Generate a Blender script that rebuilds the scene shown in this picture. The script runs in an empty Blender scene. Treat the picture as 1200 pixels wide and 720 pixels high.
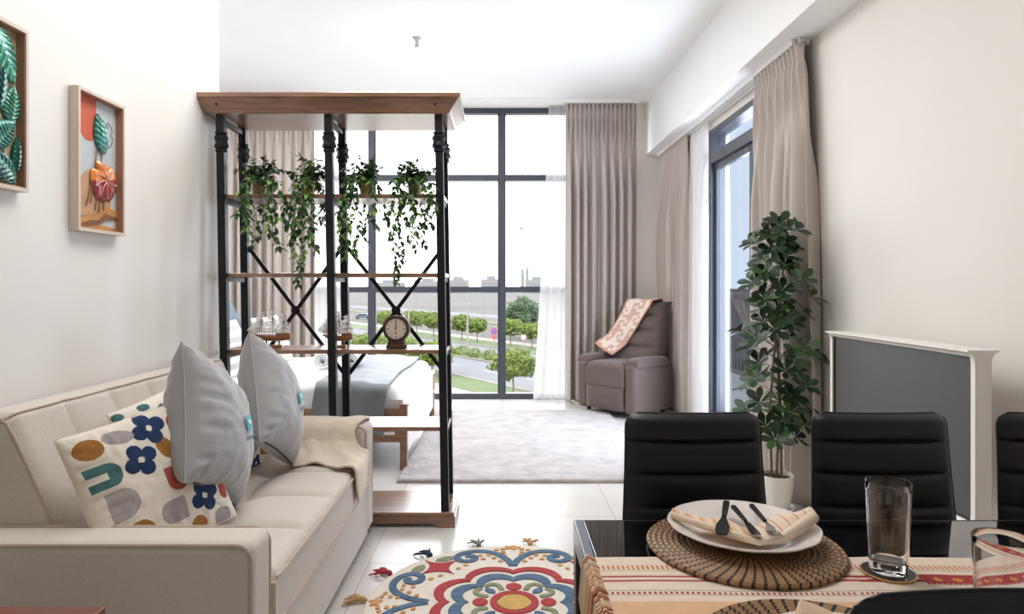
import bpy, bmesh, math, random
from mathutils import Vector, Matrix, noise
C = bpy.context.scene.collection
PI = math.pi
sin, cos = math.sin, math.cos
random.seed(7)
# ---------------------------------------------------------------- helpers
def lin(c):
    c = c / 255.0
    return c / 12.92 if c <= 0.04045 else ((c + 0.055) / 1.055) ** 2.4
def rgb(r, g, b): return (lin(r), lin(g), lin(b), 1.0)
def lerp(a, b, t): return a + (b - a) * t
def clamp(v, a=0.0, b=1.0): return max(a, min(b, v))
def sstep(a, b, v):
    t = clamp((v - a) / (b - a)); return t * t * (3 - 2 * t)
def nz(x, y=0.0, z=0.0): return noise.noise(Vector((x, y, z)))

def new_mat(name):
    m = bpy.data.materials.new(name); m.use_nodes = True
    nt = m.node_tree; nt.nodes.clear()
    out = nt.nodes.new('ShaderNodeOutputMaterial')
    return m, nt, out
def nd(nt, t, **kw):
    n = nt.nodes.new(t)
    for k, v in kw.items(): setattr(n, k, v)
    return n
def mat(name, col, rough=0.6, metal=0.0, var=0.06, scale=6.0, bump=0.0, bscale=200.0, spec=0.5, coat=0.0,
        sheen=0.0, stretch=(1, 1, 1), detail=3.0, emit=0.0):
    m, nt, out = new_mat(name)
    b = nd(nt, 'ShaderNodeBsdfPrincipled'); nt.links.new(b.outputs[0], out.inputs[0])
    tc = nd(nt, 'ShaderNodeTexCoord'); mp = nd(nt, 'ShaderNodeMapping'); mp.inputs['Scale'].default_value = stretch
    nt.links.new(tc.outputs['Object'], mp.inputs[0])
    n = nd(nt, 'ShaderNodeTexNoise'); n.inputs['Scale'].default_value = scale; n.inputs['Detail'].default_value = detail
    nt.links.new(mp.outputs[0], n.inputs['Vector'])
    r = nd(nt, 'ShaderNodeValToRGB')
    c0 = tuple(clamp(c * (1 - var)) for c in col[:3]) + (1,); c1 = tuple(clamp(c * (1 + var)) for c in col[:3]) + (1,)
    r.color_ramp.elements[0].color = c0; r.color_ramp.elements[1].color = c1
    r.color_ramp.elements[0].position = 0.3; r.color_ramp.elements[1].position = 0.7
    nt.links.new(n.outputs['Fac'], r.inputs[0]); nt.links.new(r.outputs[0], b.inputs['Base Color'])
    b.inputs['Roughness'].default_value = rough; b.inputs['Metallic'].default_value = metal
    b.inputs['Specular IOR Level'].default_value = spec
    b.inputs['Coat Weight'].default_value = coat; b.inputs['Coat Roughness'].default_value = 0.05
    b.inputs['Sheen Weight'].default_value = sheen; b.inputs['Sheen Roughness'].default_value = 0.4
    if emit:
        b.inputs['Emission Color'].default_value = col; b.inputs['Emission Strength'].default_value = emit
    if bump:
        n2 = nd(nt, 'ShaderNodeTexNoise'); n2.inputs['Scale'].default_value = bscale; n2.inputs['Detail'].default_value = 2
        nt.links.new(mp.outputs[0], n2.inputs['Vector'])
        bp = nd(nt, 'ShaderNodeBump'); bp.inputs['Strength'].default_value = bump; bp.inputs['Distance'].default_value = 0.004
        nt.links.new(n2.outputs['Fac'], bp.inputs['Height']); nt.links.new(bp.outputs[0], b.inputs['Normal'])
    return m
def wood(name, ca, cb, rough=0.4, axis='X', scale=9.0, coat=0.1):
    m, nt, out = new_mat(name)
    b = nd(nt, 'ShaderNodeBsdfPrincipled'); nt.links.new(b.outputs[0], out.inputs[0])
    tc = nd(nt, 'ShaderNodeTexCoord'); mp = nd(nt, 'ShaderNodeMapping')
    s = {'X': (0.12, 1, 1), 'Y': (1, 0.12, 1), 'Z': (1, 1, 0.12)}[axis]
    mp.inputs['Scale'].default_value = s
    nt.links.new(tc.outputs['Object'], mp.inputs[0])
    n = nd(nt, 'ShaderNodeTexNoise'); n.inputs['Scale'].default_value = scale * 3; n.inputs['Detail'].default_value = 6
    n.inputs['Distortion'].default_value = 0.6
    nt.links.new(mp.outputs[0], n.inputs['Vector'])
    r = nd(nt, 'ShaderNodeValToRGB')
    r.color_ramp.elements[0].color = ca; r.color_ramp.elements[1].color = cb
    r.color_ramp.elements[0].position = 0.34; r.color_ramp.elements[1].position = 0.66
    nt.links.new(n.outputs['Fac'], r.inputs[0]); nt.links.new(r.outputs[0], b.inputs['Base Color'])
    b.inputs['Roughness'].default_value = rough; b.inputs['Coat Weight'].default_value = coat
    b.inputs['Coat Roughness'].default_value = 0.25
    return m
def pane_mat(name, tint, refl=1.0):
    m, nt, out = new_mat(name)
    tr = nd(nt, 'ShaderNodeBsdfTransparent'); tr.inputs[0].default_value = tint
    gl = nd(nt, 'ShaderNodeBsdfGlossy'); gl.inputs['Roughness'].default_value = 0.0
    fr = nd(nt, 'ShaderNodeFresnel'); fr.inputs[0].default_value = 1.45
    ma = nd(nt, 'ShaderNodeMath', operation='MULTIPLY'); ma.inputs[1].default_value = refl
    mx = nd(nt, 'ShaderNodeMixShader')
    ge = nd(nt, 'ShaderNodeNewGeometry'); inv = nd(nt, 'ShaderNodeMath', operation='SUBTRACT'); inv.inputs[0].default_value = refl
    nt.links.new(ge.outputs['Backfacing'], inv.inputs[1]); nt.links.new(inv.outputs[0], ma.inputs[1]); ma.use_clamp = True
    nt.links.new(fr.outputs[0], ma.inputs[0]); nt.links.new(ma.outputs[0], mx.inputs[0])
    nt.links.new(tr.outputs[0], mx.inputs[1]); nt.links.new(gl.outputs[0], mx.inputs[2])
    nt.links.new(mx.outputs[0], out.inputs[0])
    return m
def sheer_mat(name, col, clear):
    m, nt, out = new_mat(name)
    tr = nd(nt, 'ShaderNodeBsdfTransparent')
    tl = nd(nt, 'ShaderNodeBsdfTranslucent'); tl.inputs[0].default_value = col
    df = nd(nt, 'ShaderNodeBsdfDiffuse'); df.inputs[0].default_value = col
    m1 = nd(nt, 'ShaderNodeMixShader'); m1.inputs[0].default_value = 0.45
    m2 = nd(nt, 'ShaderNodeMixShader'); m2.inputs[0].default_value = clear
    nt.links.new(tl.outputs[0], m1.inputs[1]); nt.links.new(df.outputs[0], m1.inputs[2])
    nt.links.new(m1.outputs[0], m2.inputs[1]); nt.links.new(tr.outputs[0], m2.inputs[2])
    nt.links.new(m2.outputs[0], out.inputs[0])
    return m
def glass_mat(name):
    m, nt, out = new_mat(name)
    b = nd(nt, 'ShaderNodeBsdfPrincipled'); nt.links.new(b.outputs[0], out.inputs[0])
    b.inputs['Base Color'].default_value = (0.98, 0.98, 0.98, 1); b.inputs['Roughness'].default_value = 0.0
    b.inputs['Transmission Weight'].default_value = 1.0; b.inputs['IOR'].default_value = 1.45
    return m

class MB:
    """collects vertices and faces, in world (or local) metres, with a material slot per face"""
    def __init__(s): s.v = []; s.f = []; s.m = []
    def add(s, vs, fs, mi=0):
        o = len(s.v); s.v += [tuple(v) for v in vs]
        for k, f in enumerate(fs):
            s.f.append([i + o for i in f]); s.m.append(mi[k] if isinstance(mi, list) else mi)
        return s
    def box(s, x0, x1, y0, y1, z0, z1, mi=0):
        vs = [(x, y, z) for z in (z0, z1) for y in (y0, y1) for x in (x0, x1)]
        return s.add(vs, [(0, 2, 3, 1), (4, 5, 7, 6), (0, 1, 5, 4), (2, 6, 7, 3), (0, 4, 6, 2), (1, 3, 7, 5)], mi)
    def bar(s, a, b, w, t, mi=0, up=(0, 0, 1)):
        a, b = Vector(a), Vector(b); d = (b - a).normalized(); u = Vector(up)
        if abs(d.dot(u)) > 0.95: u = Vector((0, 1, 0))
        x = d.cross(u).normalized(); y = x.cross(d).normalized()
        vs = [p + x * sx * w / 2 + y * sy * t / 2 for p in (a, b) for sx, sy in ((-1, -1), (1, -1), (1, 1), (-1, 1))]
        return s.add(vs, [(3, 2, 1, 0), (4, 5, 6, 7), (0, 1, 5, 4), (1, 2, 6, 5), (2, 3, 7, 6), (3, 0, 4, 7)], mi)
    def tube(s, pts, r, n=8, mi=0, cap=True, closed=False):
        pts = [Vector(p) for p in pts]; N = len(pts)
        rs = r if isinstance(r, (list, tuple)) else [r] * N
        vs, fs = [], []; prev = None
        for i, p in enumerate(pts):
            if closed: d = pts[(i + 1) % N] - pts[i - 1]
            else: d = pts[min(i + 1, N - 1)] - pts[max(i - 1, 0)]
            if d.length < 1e-9: d = Vector((0, 0, 1))
            d.normalize()
            if prev is None:
                u = Vector((0, 0, 1)) if abs(d.z) < 0.9 else Vector((1, 0, 0))
                x = d.cross(u).normalized()
            else:
                x = (prev - d * prev.dot(d))
                x = x.normalized() if x.length > 1e-6 else d.orthogonal().normalized()
            prev = x; y = d.cross(x)
            for k in range(n):
                a = 2 * PI * k / n; vs.append(p + (x * cos(a) + y * sin(a)) * rs[i])
        M = N if closed else N - 1
        for i in range(M):
            for k in range(n):
                j = (i + 1) % N
                fs.append((i * n + k, i * n + (k + 1) % n, j * n + (k + 1) % n, j * n + k))
        if cap and not closed:
            fs.append(tuple(range(n - 1, -1, -1))); fs.append(tuple((N - 1) * n + k for k in range(n)))
        return s.add(vs, fs, mi)
    def lathe(s, prof, c=(0, 0, 0), n=32, mi=0, wob=None, sx=1.0, sy=1.0):
        vs, fs = [], []; K = len(prof)
        for i, (r, z) in enumerate(prof):
            for k in range(n):
                a = 2 * PI * k / n; rr = r * (wob(a, i) if wob else 1)
                vs.append((c[0] + rr * cos(a) * sx, c[1] + rr * sin(a) * sy, c[2] + z))
        for i in range(K - 1):
            for k in range(n):
                fs.append((i * n + k, i * n + (k + 1) % n, (i + 1) * n + (k + 1) % n, (i + 1) * n + k))
        fs.append(tuple(range(n - 1, -1, -1))); fs.append(tuple((K - 1) * n + k for k in range(n)))
        return s.add(vs, fs, mi)
    def prism(s, poly, a, b, mi=0, axis='z'):
        """poly of 2-D points pushed from a to b along an axis (x: poly is y,z; y: poly is x,z; z: poly is x,y)"""
        n = len(poly)
        def P(p, h): return {'z': (p[0], p[1], h), 'x': (h, p[0], p[1]), 'y': (p[0], h, p[1])}[axis]
        vs = [P(p, a) for p in poly] + [P(p, b) for p in poly]
        fs = [tuple(range(n - 1, -1, -1)), tuple(range(n, 2 * n))]
        fs += [(i, (i + 1) % n, n + (i + 1) % n, n + i) for i in range(n)]
        return s.add(vs, fs, mi)
    def surf(s, f, nu, nv, mi=0, wrap_u=False):
        vs = [f(i / nu, j / nv) for i in range(nu + (0 if wrap_u else 1)) for j in range(nv + 1)]
        fs, ms = [], []; R = nv + 1; NU = nu if wrap_u else nu + 1
        for i in range(nu):
            for j in range(nv):
                a = i * R + j; b = ((i + 1) % NU) * R + j
                fs.append((a, b, b + 1, a + 1)); ms.append(mi((i + .5) / nu, (j + .5) / nv) if callable(mi) else mi)
        return s.add(vs, fs, ms)
    def ball(s, c, r, n=12, mi=0, sc=(1, 1, 1)):
        prof = [(max(1e-4, r * sin(PI * i / n)), -r * cos(PI * i / n)) for i in range(n + 1)]
        vs, fs = [], []; k2 = 2 * n
        for (rr, z) in prof:
            for k in range(k2):
                a = 2 * PI * k / k2; vs.append((c[0] + rr * cos(a) * sc[0], c[1] + rr * sin(a) * sc[1], c[2] + z * sc[2]))
        for i in range(n):
            for k in range(k2): fs.append((i * k2 + k, i * k2 + (k + 1) % k2, (i + 1) * k2 + (k + 1) % k2, (i + 1) * k2 + k))
        return s.add(vs, fs, mi)
    def xf(s, M, start=0):
        for i in range(start, len(s.v)): s.v[i] = tuple(M @ Vector(s.v[i]))
        return s
    def build(s, name, mats, parent=None, local=False, smooth=True, bevel=0.0, seg=2, thick=0.0, sub=0, angle=35):
        off = Vector(OFF.get(parent.name, (0, 0, 0))) if parent is not None else Vector((0, 0, 0))
        me = bpy.data.meshes.new(name)
        if local or parent is None: vs = s.v
        else: vs = [tuple(Vector(v) - off) for v in s.v]
        me.from_pydata(vs, [], s.f)
        mats = mats if isinstance(mats, (list, tuple)) else [mats]
        for m in mats: me.materials.append(m)
        if len(mats) > 1: me.polygons.foreach_set('material_index', s.m)
        bm = bmesh.new(); bm.from_mesh(me); bmesh.ops.recalc_face_normals(bm, faces=bm.faces[:]); bm.to_mesh(me); bm.free()
        if smooth:
            me.polygons.foreach_set('use_smooth', [True] * len(me.polygons)); me.set_sharp_from_angle(angle=math.radians(angle))
        me.update()
        o = bpy.data.objects.new(name, me); C.objects.link(o)
        if parent is not None:
            o.parent = parent; OFF[o.name] = tuple(off)
        if thick:
            md = o.modifiers.new('thick', 'SOLIDIFY'); md.thickness = thick; md.offset = 0
        if bevel:
            md = o.modifiers.new('bevel', 'BEVEL'); md.width = bevel; md.segments = seg; md.limit_method = 'ANGLE'
            md.angle_limit = math.radians(40)
        if sub:
            md = o.modifiers.new('sub', 'SUBSURF'); md.levels = sub; md.render_levels = sub
        return o
OFF = {}
def thing(name, label, cat, loc=(0, 0, 0), rz=0.0, group=None):
    o = bpy.data.objects.new(name, None); C.objects.link(o); o.location = loc; o.rotation_euler = (0, 0, rz)
    o.empty_display_size = 0.1
    OFF[o.name] = tuple(loc)
    return tag(o, label, cat, group)
def tag(o, label, cat, group=None):
    o['label'] = label; o['category'] = cat
    if group: o['group'] = group
    return o
def struct(o, label=None):
    o['kind'] = 'structure'
    if label: o['label'] = label
    return o
def holder(name, loc=(0, 0, 0)):
    o = bpy.data.objects.new(name, None); C.objects.link(o); o.location = loc; OFF[o.name] = tuple(loc)
    return struct(o)
def dup(root, loc, rz=None, label=None):
    r = root.copy(); C.objects.link(r); r.location = loc
    if rz is not None: r.rotation_euler = (0, 0, rz)
    if label: r['label'] = label
    OFF[r.name] = tuple(loc)
    for ch in list(root.children):
        c = ch.copy(); C.objects.link(c); c.parent = r
        for g in list(ch.children):
            d = g.copy(); C.objects.link(d); d.parent = c
    return r
def slab(mb, x0, x1, y0, y1, z0, zf, r, nx=40, ny=40, mi=0, skirt=1):
    """rounded cushion block: top surface zf(x,y) with its rim rounded by r, straight sides to z0"""
    def P(u, v):
        # push the samples towards the rim
        x = lerp(x0, x1, 0.5 - 0.5 * cos(PI * u)); y = lerp(y0, y1, 0.5 - 0.5 * cos(PI * v))
        d = min(x - x0, x1 - x); e = min(y - y0, y1 - y)
        q = math.hypot(max(0, r - d), max(0, r - e)); q = min(q, r)
        return (x, y, zf(x, y) - (r - math.sqrt(max(0, r * r - q * q))))
    n0 = len(mb.v); mb.surf(P, nx, ny, mi)
    R = ny + 1
    ring = [i * R for i in range(nx + 1)] + [nx * R + j for j in range(1, ny + 1)] + [i * R + ny for i in range(nx - 1, -1, -1)] + [j for j in range(ny - 1, 0, -1)]
    top = [Vector(mb.v[n0 + i]) for i in ring]; n = len(top)
    cx, cy = (x0 + x1) / 2, (y0 + y1) / 2
    low = [(t.x, t.y, z0) for t in top]
    vs = [tuple(t) for t in top] + low
    mb.add(vs, [(i, (i + 1) % n, n + (i + 1) % n, n + i) for i in range(n)] + [tuple(range(n, 2 * n))], mi)
    return mb
# ---------------------------------------------------------------- camera and light
F, EYE, VX, VY = 780.0, 1.27, 588.0, 336.0
cam_d = bpy.data.cameras.new('camera'); cam = bpy.data.objects.new('camera', cam_d); C.objects.link(cam)
cam.location = (0, 0, EYE); cam.rotation_euler = (PI / 2, 0, 0)
cam_d.sensor_width = 36; cam_d.lens = F / 1200 * 36; cam_d.shift_x = (600 - VX) / 1200; cam_d.shift_y = -(360 - VY) / 1200
cam_d.clip_start = 0.05; cam_d.clip_end = 3000
sc = bpy.context.scene; sc.camera = cam
sc.view_settings.view_transform = 'Standard'; sc.view_settings.look = 'None'; sc.view_settings.gamma = 1.0
sc.view_settings.use_curve_mapping = False; sc.view_settings.exposure = 0.72
sc.cycles.max_bounces = 14; sc.cycles.diffuse_bounces = 7; sc.cycles.glossy_bounces = 5; sc.cycles.transmission_bounces = 10
sc.cycles.transparent_max_bounces = 16; sc.cycles.sample_clamp_indirect = 6.0; sc.cycles.caustics_reflective = False
sc.cycles.caustics_refractive = False
sc.cycles.use_denoising = True
w = bpy.data.worlds.new('sky'); sc.world = w; w.use_nodes = True
wn = w.node_tree; wn.nodes.clear()
wo = nd(wn, 'ShaderNodeOutputWorld'); bg = nd(wn, 'ShaderNodeBackground'); wn.links.new(bg.outputs[0], wo.inputs[0])
bg.inputs[0].default_value = (0.95, 0.975, 1.0, 1); bg.inputs[1].default_value = 3.4
def area(name, loc, rot, sx, sy, power, col=(1, 1, 1), portal=False):
    d = bpy.data.lights.new(name, 'AREA'); d.shape = 'RECTANGLE'; d.size = sx; d.size_y = sy; d.energy = power; d.color = col
    o = bpy.data.objects.new(name, d); C.objects.link(o); o.location = loc; o.rotation_euler = rot
    if portal: d.cycles.is_portal = True
    return o
# ---------------------------------------------------------------- materials of the room
M = {}
M['wall'] = mat('wall paint', rgb(227, 223, 218), 0.75, var=0.015, scale=2, bump=0.05, bscale=300)
M['ceil'] = mat('ceiling paint', rgb(240, 240, 239), 0.8, var=0.01, scale=2)
M['frame'] = mat('dark grey aluminium', rgb(66, 69, 78), 0.4, metal=0.1, var=0.04)
M['pane'] = pane_mat('clear window pane', (0.97, 0.98, 0.985, 1), 0.7)
M['tint'] = pane_mat('blue tinted door pane', (0.36, 0.385, 0.42, 1), 0.7)
M['white_metal'] = mat('white metal', rgb(238, 237, 234), 0.4, var=0.01)
def tile_mat():
    m, nt, out = new_mat('cream floor tiles')
    b = nd(nt, 'ShaderNodeBsdfPrincipled'); nt.links.new(b.outputs[0], out.inputs[0])
    tc = nd(nt, 'ShaderNodeTexCoord'); mp = nd(nt, 'ShaderNodeMapping')
    mp.inputs['Location'].default_value = (-0.005 + 0.615 * 10, -3.055 + 0.615 * 10, 0)
    nt.links.new(tc.outputs['Object'], mp.inputs[0])
    br = nd(nt, 'ShaderNodeTexBrick'); br.offset = 0.0; br.squash = 1.0
    for k, v in (('Scale', 1.0), ('Mortar Size', 0.0022), ('Mortar Smooth', 0.1), ('Brick Width', 0.615), ('Row Height', 0.615), ('Bias', 0.0)):
        br.inputs[k].default_value = v
    br.inputs['Color1'].default_value = rgb(214, 210, 205); br.inputs['Color2'].default_value = rgb(211, 207, 202)
    br.inputs['Mortar'].default_value = rgb(168, 160, 150)
    nt.links.new(mp.outputs[0], br.inputs['Vector'])
    n = nd(nt, 'ShaderNodeTexNoise'); n.inputs['Scale'].default_value = 3.0; n.inputs['Detail'].default_value = 5
    nt.links.new(tc.outputs['Object'], n.inputs['Vector'])
    mx = nd(nt, 'ShaderNodeMixRGB', blend_type='MULTIPLY'); mx.inputs[0].default_value = 0.1
    nt.links.new(br.outputs['Color'], mx.inputs[1]); nt.links.new(n.outputs['Color'], mx.inputs[2])
    nt.links.new(mx.outputs[0], b.inputs['Base Color'])
    b.inputs['Roughness'].default_value = 0.22; b.inputs['Specular IOR Level'].default_value = 0.5
    bp = nd(nt, 'ShaderNodeBump'); bp.inputs['Strength'].default_value = 0.15; bp.inputs['Distance'].default_value = 0.002; bp.invert = True
    nt.links.new(br.outputs['Fac'], bp.inputs['Height']); nt.links.new(bp.outputs[0], b.inputs['Normal'])
    return m
M['tile'] = tile_mat()

WX0, WX1, WY, CZ = -1.575, 1.86, 7.5, 3.33           # sitting room walls, window wall, ceiling
BX0 = -3.3                                            # bedroom alcove wall
LEND = 3.71                                           # where the left wall stops
# floor, ceiling, walls
mb = MB(); mb.box(BX0 - .15, WX1 + .2, -2.0, WY + .15, -0.12, 0); struct(mb.build('floor', M['tile'], smooth=False))
mb = MB(); mb.box(BX0 - .15, WX1 + .2, -2.0, WY + .15, CZ, CZ + .15); struct(mb.build('ceiling', M['ceil'], smooth=False))
mb = MB(); mb.box(WX0 - .12, WX0, -2.0, LEND, 0, CZ); mb.box(BX0, WX0 - .12, LEND - .12, LEND, 0, CZ)
struct(mb.build('wall_left', M['wall'], smooth=False))
mb = MB(); mb.box(BX0 - .12, BX0, LEND - .12, WY, 0, CZ); struct(mb.build('wall_bedroom', M['wall'], smooth=False))
mb = MB(); mb.box(WX0, WX1, -2.0, -1.88, 0, CZ); struct(mb.build('wall_back', M['wall'], smooth=False))
DY0, DY1, DZ = 4.32, 5.97, 2.66                       # balcony door opening in the right wall
mb = MB()
mb.box(WX1, WX1 + .18, -2.0, DY0, 0, CZ); mb.box(WX1, WX1 + .18, DY1, WY + .15, 0, CZ); mb.box(WX1, WX1 + .18, DY0, DY1, DZ, CZ)
struct(mb.build('wall_right', M['wall'], smooth=False))
# far wall beside the glazing
WL, WR, WT = -2.99, 1.50, 3.285
mb = MB(); mb.box(BX0, WL, WY, WY + .15, 0, CZ); mb.box(WR, WX1, WY, WY + .15, 0, CZ); mb.box(WL, WR, WY, WY + .15, WT, CZ)
struct(mb.build('wall_far', M['wall'], smooth=False))
# boxed-in beam over the balcony door
mb = MB(); mb.box(1.625, WX1, -1.88, WY, 2.752, CZ); struct(mb.build('ceiling_beam', M['ceil'], smooth=False))
# glazing
win = holder('window_1', (0, WY, 0))
xs = [-2.96, -1.471, 0.0, 1.471]; zs = [0.03, 1.237, 2.50, 3.255]
for i, x in enumerate(xs):
    mb = MB(); mb.box(x - .03, x + .03, WY + .0, WY + .11, 0.0, WT)
    mb.box(x - .045, x - .03, WY + .03, WY + .09, 0.0, WT); mb.box(x + .03, x + .045, WY + .03, WY + .09, 0.0, WT)
    mb.build('window_frame', M['frame'], win, smooth=False, bevel=.003)
for z in zs:
    for i in range(3):
        mb = MB(); mb.box(xs[i] + .03, xs[i + 1] - .03, WY + .005, WY + .105, z - .033, z + .033)
        mb.build('window_frame', M['frame'], win, smooth=False, bevel=.003)
for i in range(3):
    for j in range(3):
        mb = MB(); mb.box(xs[i] + .035, xs[i + 1] - .035, WY + .055, WY + .061, zs[j] + .033, zs[j + 1] - .033)
        mb.build('window_pane', M['pane'], win, smooth=False)
# curtain track of the window wall: white strip with two grooves
tr = thing('curtain_track', 'long white ceiling track above the big far window', 'curtain track', (-.6, 7.34, 3.29))
mb = MB(); mb.box(-3.2, 1.50, 7.27, 7.46, 3.305, 3.33); mb.build('track_body', M['white_metal'], tr, smooth=False, bevel=.003)
for y in (7.30, 7.36, 7.42):
    mb = MB(); mb.box(-3.2, 1.50, y - .008, y + .008, 3.283, 3.305); mb.build('track_rail', M['white_metal'], tr, smooth=False)
# track under the beam
tr = thing('curtain_track', 'white double curtain track under the beam above the balcony door', 'curtain track', (1.75, 5.6, 2.72))
mb = MB(); mb.box(1.735, 1.85, 3.99, 7.45, 2.742, 2.752); mb.build('track_body', M['white_metal'], tr, smooth=False, bevel=.002)
for x in (1.748, 1.79, 1.835):
    mb = MB(); mb.box(x - .008, x + .008, 3.99, 7.45, 2.722, 2.742); mb.build('track_rail', M['white_metal'], tr, smooth=False)
# balcony sliding door
dr = holder('door_1', (WX1, 5.0, 0))
def dbox(name, x0, x1, y0, y1, z0, z1, m='frame'):
    mb = MB(); mb.box(x0, x1, y0, y1, z0, z1); return mb.build(name, M[m], dr, smooth=False, bevel=.004 if m == 'frame' else 0)
fx0, fx1 = WX1 - .005, WX1 + .13
dbox('door_frame', fx0, fx1, DY0, DY0 + .06, 0, DZ); dbox('door_frame', fx0, fx1, DY1 - .06, DY1, 0, DZ)
dbox('door_frame', fx0, fx1, DY0 + .06, DY1 - .06, DZ - .05, DZ)
dbox('door_frame', fx0, fx1, DY0 + .06, DY1 - .06, 2.36, 2.45)
dbox('door_sill', fx0, fx1, DY0 + .06, DY1 - .06, 0, .04)
dbox('transom_mullion', fx0 + .01, fx1, 4.72, 4.95, 2.45, DZ - .05)
dbox('window_pane', WX1 + .07, WX1 + .076, DY0 + .06, 4.72, 2.45, DZ - .05, 'tint'); dbox('window_pane', WX1 + .07, WX1 + .076, 4.95, DY1 - .06, 2.45, DZ - .05, 'tint')
for (y0, y1, xx) in ((DY0 + .06, 5.02, WX1 + .075), (4.985, DY1 - .06, WX1 + .03)):
    dbox('door_stile', xx, xx + .04, y0, y0 + .10, .04, 2.36); dbox('door_stile', xx, xx + .04, y1 - .06, y1, .04, 2.36)
    dbox('door_rail', xx, xx + .04, y0 + .075, y1 - .06, .04, .12); dbox('door_rail', xx, xx + .04, y0 + .075, y1 - .06, 2.30, 2.36)
    dbox('door_pane', xx + .017, xx + .023, y0 + .075, y1 - .06, .12, 2.30, 'tint')
# ---------------------------------------------------------------- balcony
M['concrete'] = mat('pale concrete', rgb(206, 204, 200), 0.85, var=0.05, scale=5, bump=.2, bscale=60)
M['rail'] = mat('grey brown railing paint', rgb(128, 120, 116), 0.5, var=0.03)
mb = MB(); mb.box(WX1 + .18, 3.5, 2.6, 11.0, -.15, -.03); struct(mb.build('floor_balcony', M['concrete'], smooth=False))
mb = MB(); mb.box(WX1 + .18, 2.13, 6.35, WY + .15, -.03, 3.4); struct(mb.build('wall_balcony', M['concrete'], smooth=False))
br_ = thing('balcony_railing', 'hazy grey brown balustrade seen through the balcony door', 'railing', (3.3, 8.0, -.03))
mb = MB(); mb.box(3.26, 3.36, 4.0, 10.9, 1.10, 1.185); mb.build('handrail', M['rail'], br_, smooth=False, bevel=.01)
mb = MB(); mb.box(3.285, 3.335, 4.0, 10.9, .04, .09); mb.build('bottom_rail', M['rail'], br_, smooth=False)
for i in range(48):
    y = 4.1 + i * .142
    mb = MB(); mb.box(3.3, 3.32, y - .01, y + .01, .09, 1.10); mb.build('baluster', M['rail'], br_, smooth=False)
for y in (4.05, 6.4, 8.7, 10.85):
    mb = MB(); mb.box(3.285, 3.335, y - .025, y + .025, -.03, 1.10); mb.build('rail_post', M['rail'], br_, smooth=False)

# ---------------------------------------------------------------- the street outside, three floors down
GZ = -7.5
M['desert'] = mat('pale desert sand', rgb(68, 62, 58), 0.95, var=0.25, scale=.02, detail=8)
M['asphalt'] = mat('grey asphalt', rgb(88, 88, 92), 0.9, var=0.05, scale=.3)
M['lawn'] = mat('street lawn', rgb(72, 84, 46), 0.95, var=0.14, scale=.8)
M['paving'] = mat('beige paving', rgb(124, 115, 106), 0.9, var=0.05, scale=.5)
M['line'] = mat('road paint', rgb(130, 130, 130), 0.8)
M['leafy'] = mat('street tree leaves', rgb(90, 104, 34), 0.7, var=0.3, scale=2)
M['leafy2'] = mat('deep green leaves', rgb(72, 90, 64), 0.7, var=0.25, scale=2)
M['bark'] = mat('bark', rgb(110, 96, 84), 0.9, var=.1, bump=.3, bscale=30)
M['haze'] = mat('hazy far concrete', rgb(120, 121, 124), 0.9, var=0.03, scale=.02)  # distance haze put into the building colour
M['garden'] = mat('white garden wall render', rgb(132, 131, 133), 0.9, var=.03)
rd, rn = Vector((-.55, .835, 0)), Vector((.835, .55, 0))
def strip(name, c0, c1, z, m, t0=-120, t1=420, kind='structure'):
    mb = MB()
    p = [rn * c + rd * t for c, t in ((c0, t0), (c1, t0), (c1, t1), (c0, t1))]
    mb.prism([(q.x, q.y) for q in p], z - .08, z); o = mb.build(name, M[m], smooth=False); o['kind'] = kind; return o
mb = MB(); mb.box(-1500, 1500, 10.8, 2600, GZ - .5, GZ - .1); struct(mb.build('ground', M['desert'], smooth=False))
strip('footpath_near', 6, 28.4, GZ, 'paving')
strip('lawn_near', 28.4, 32.4, GZ + .03, 'lawn'); strip('road_near', 32.4, 41.3, GZ - .02, 'asphalt')
strip('lawn_median', 41.3, 45.2, GZ + .03, 'lawn'); strip('road_far', 45.2, 51.5, GZ - .02, 'asphalt')
strip('lawn_far', 51.5, 57, GZ + .03, 'lawn'); strip('footpath_far', 57, 60, GZ, 'paving')
strip('kerb_near', 32.3, 32.55, GZ + .1, 'paving'); strip('kerb_median', 41.2, 41.45, GZ + .1, 'paving'); strip('kerb_far', 51.4, 51.65, GZ + .1, 'paving')
mb = MB()
for k in range(-12, 40):
    for c in (36.8,):
        p = [rn * (c + a) + rd * (k * 8 + t) for a, t in ((-.1, 0), (.1, 0), (.1, 3.5), (-.1, 3.5))]
        mb.prism([(q.x, q.y) for q in p], GZ - .02, GZ - .012)
struct(mb.build('road_marking', M['line'], smooth=False))
strip('lawn_back', 84, 88, GZ + .03, 'lawn', 20, 420); strip('road_back', 100, 112, GZ - .02, 'asphalt', -60, 420)
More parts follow.
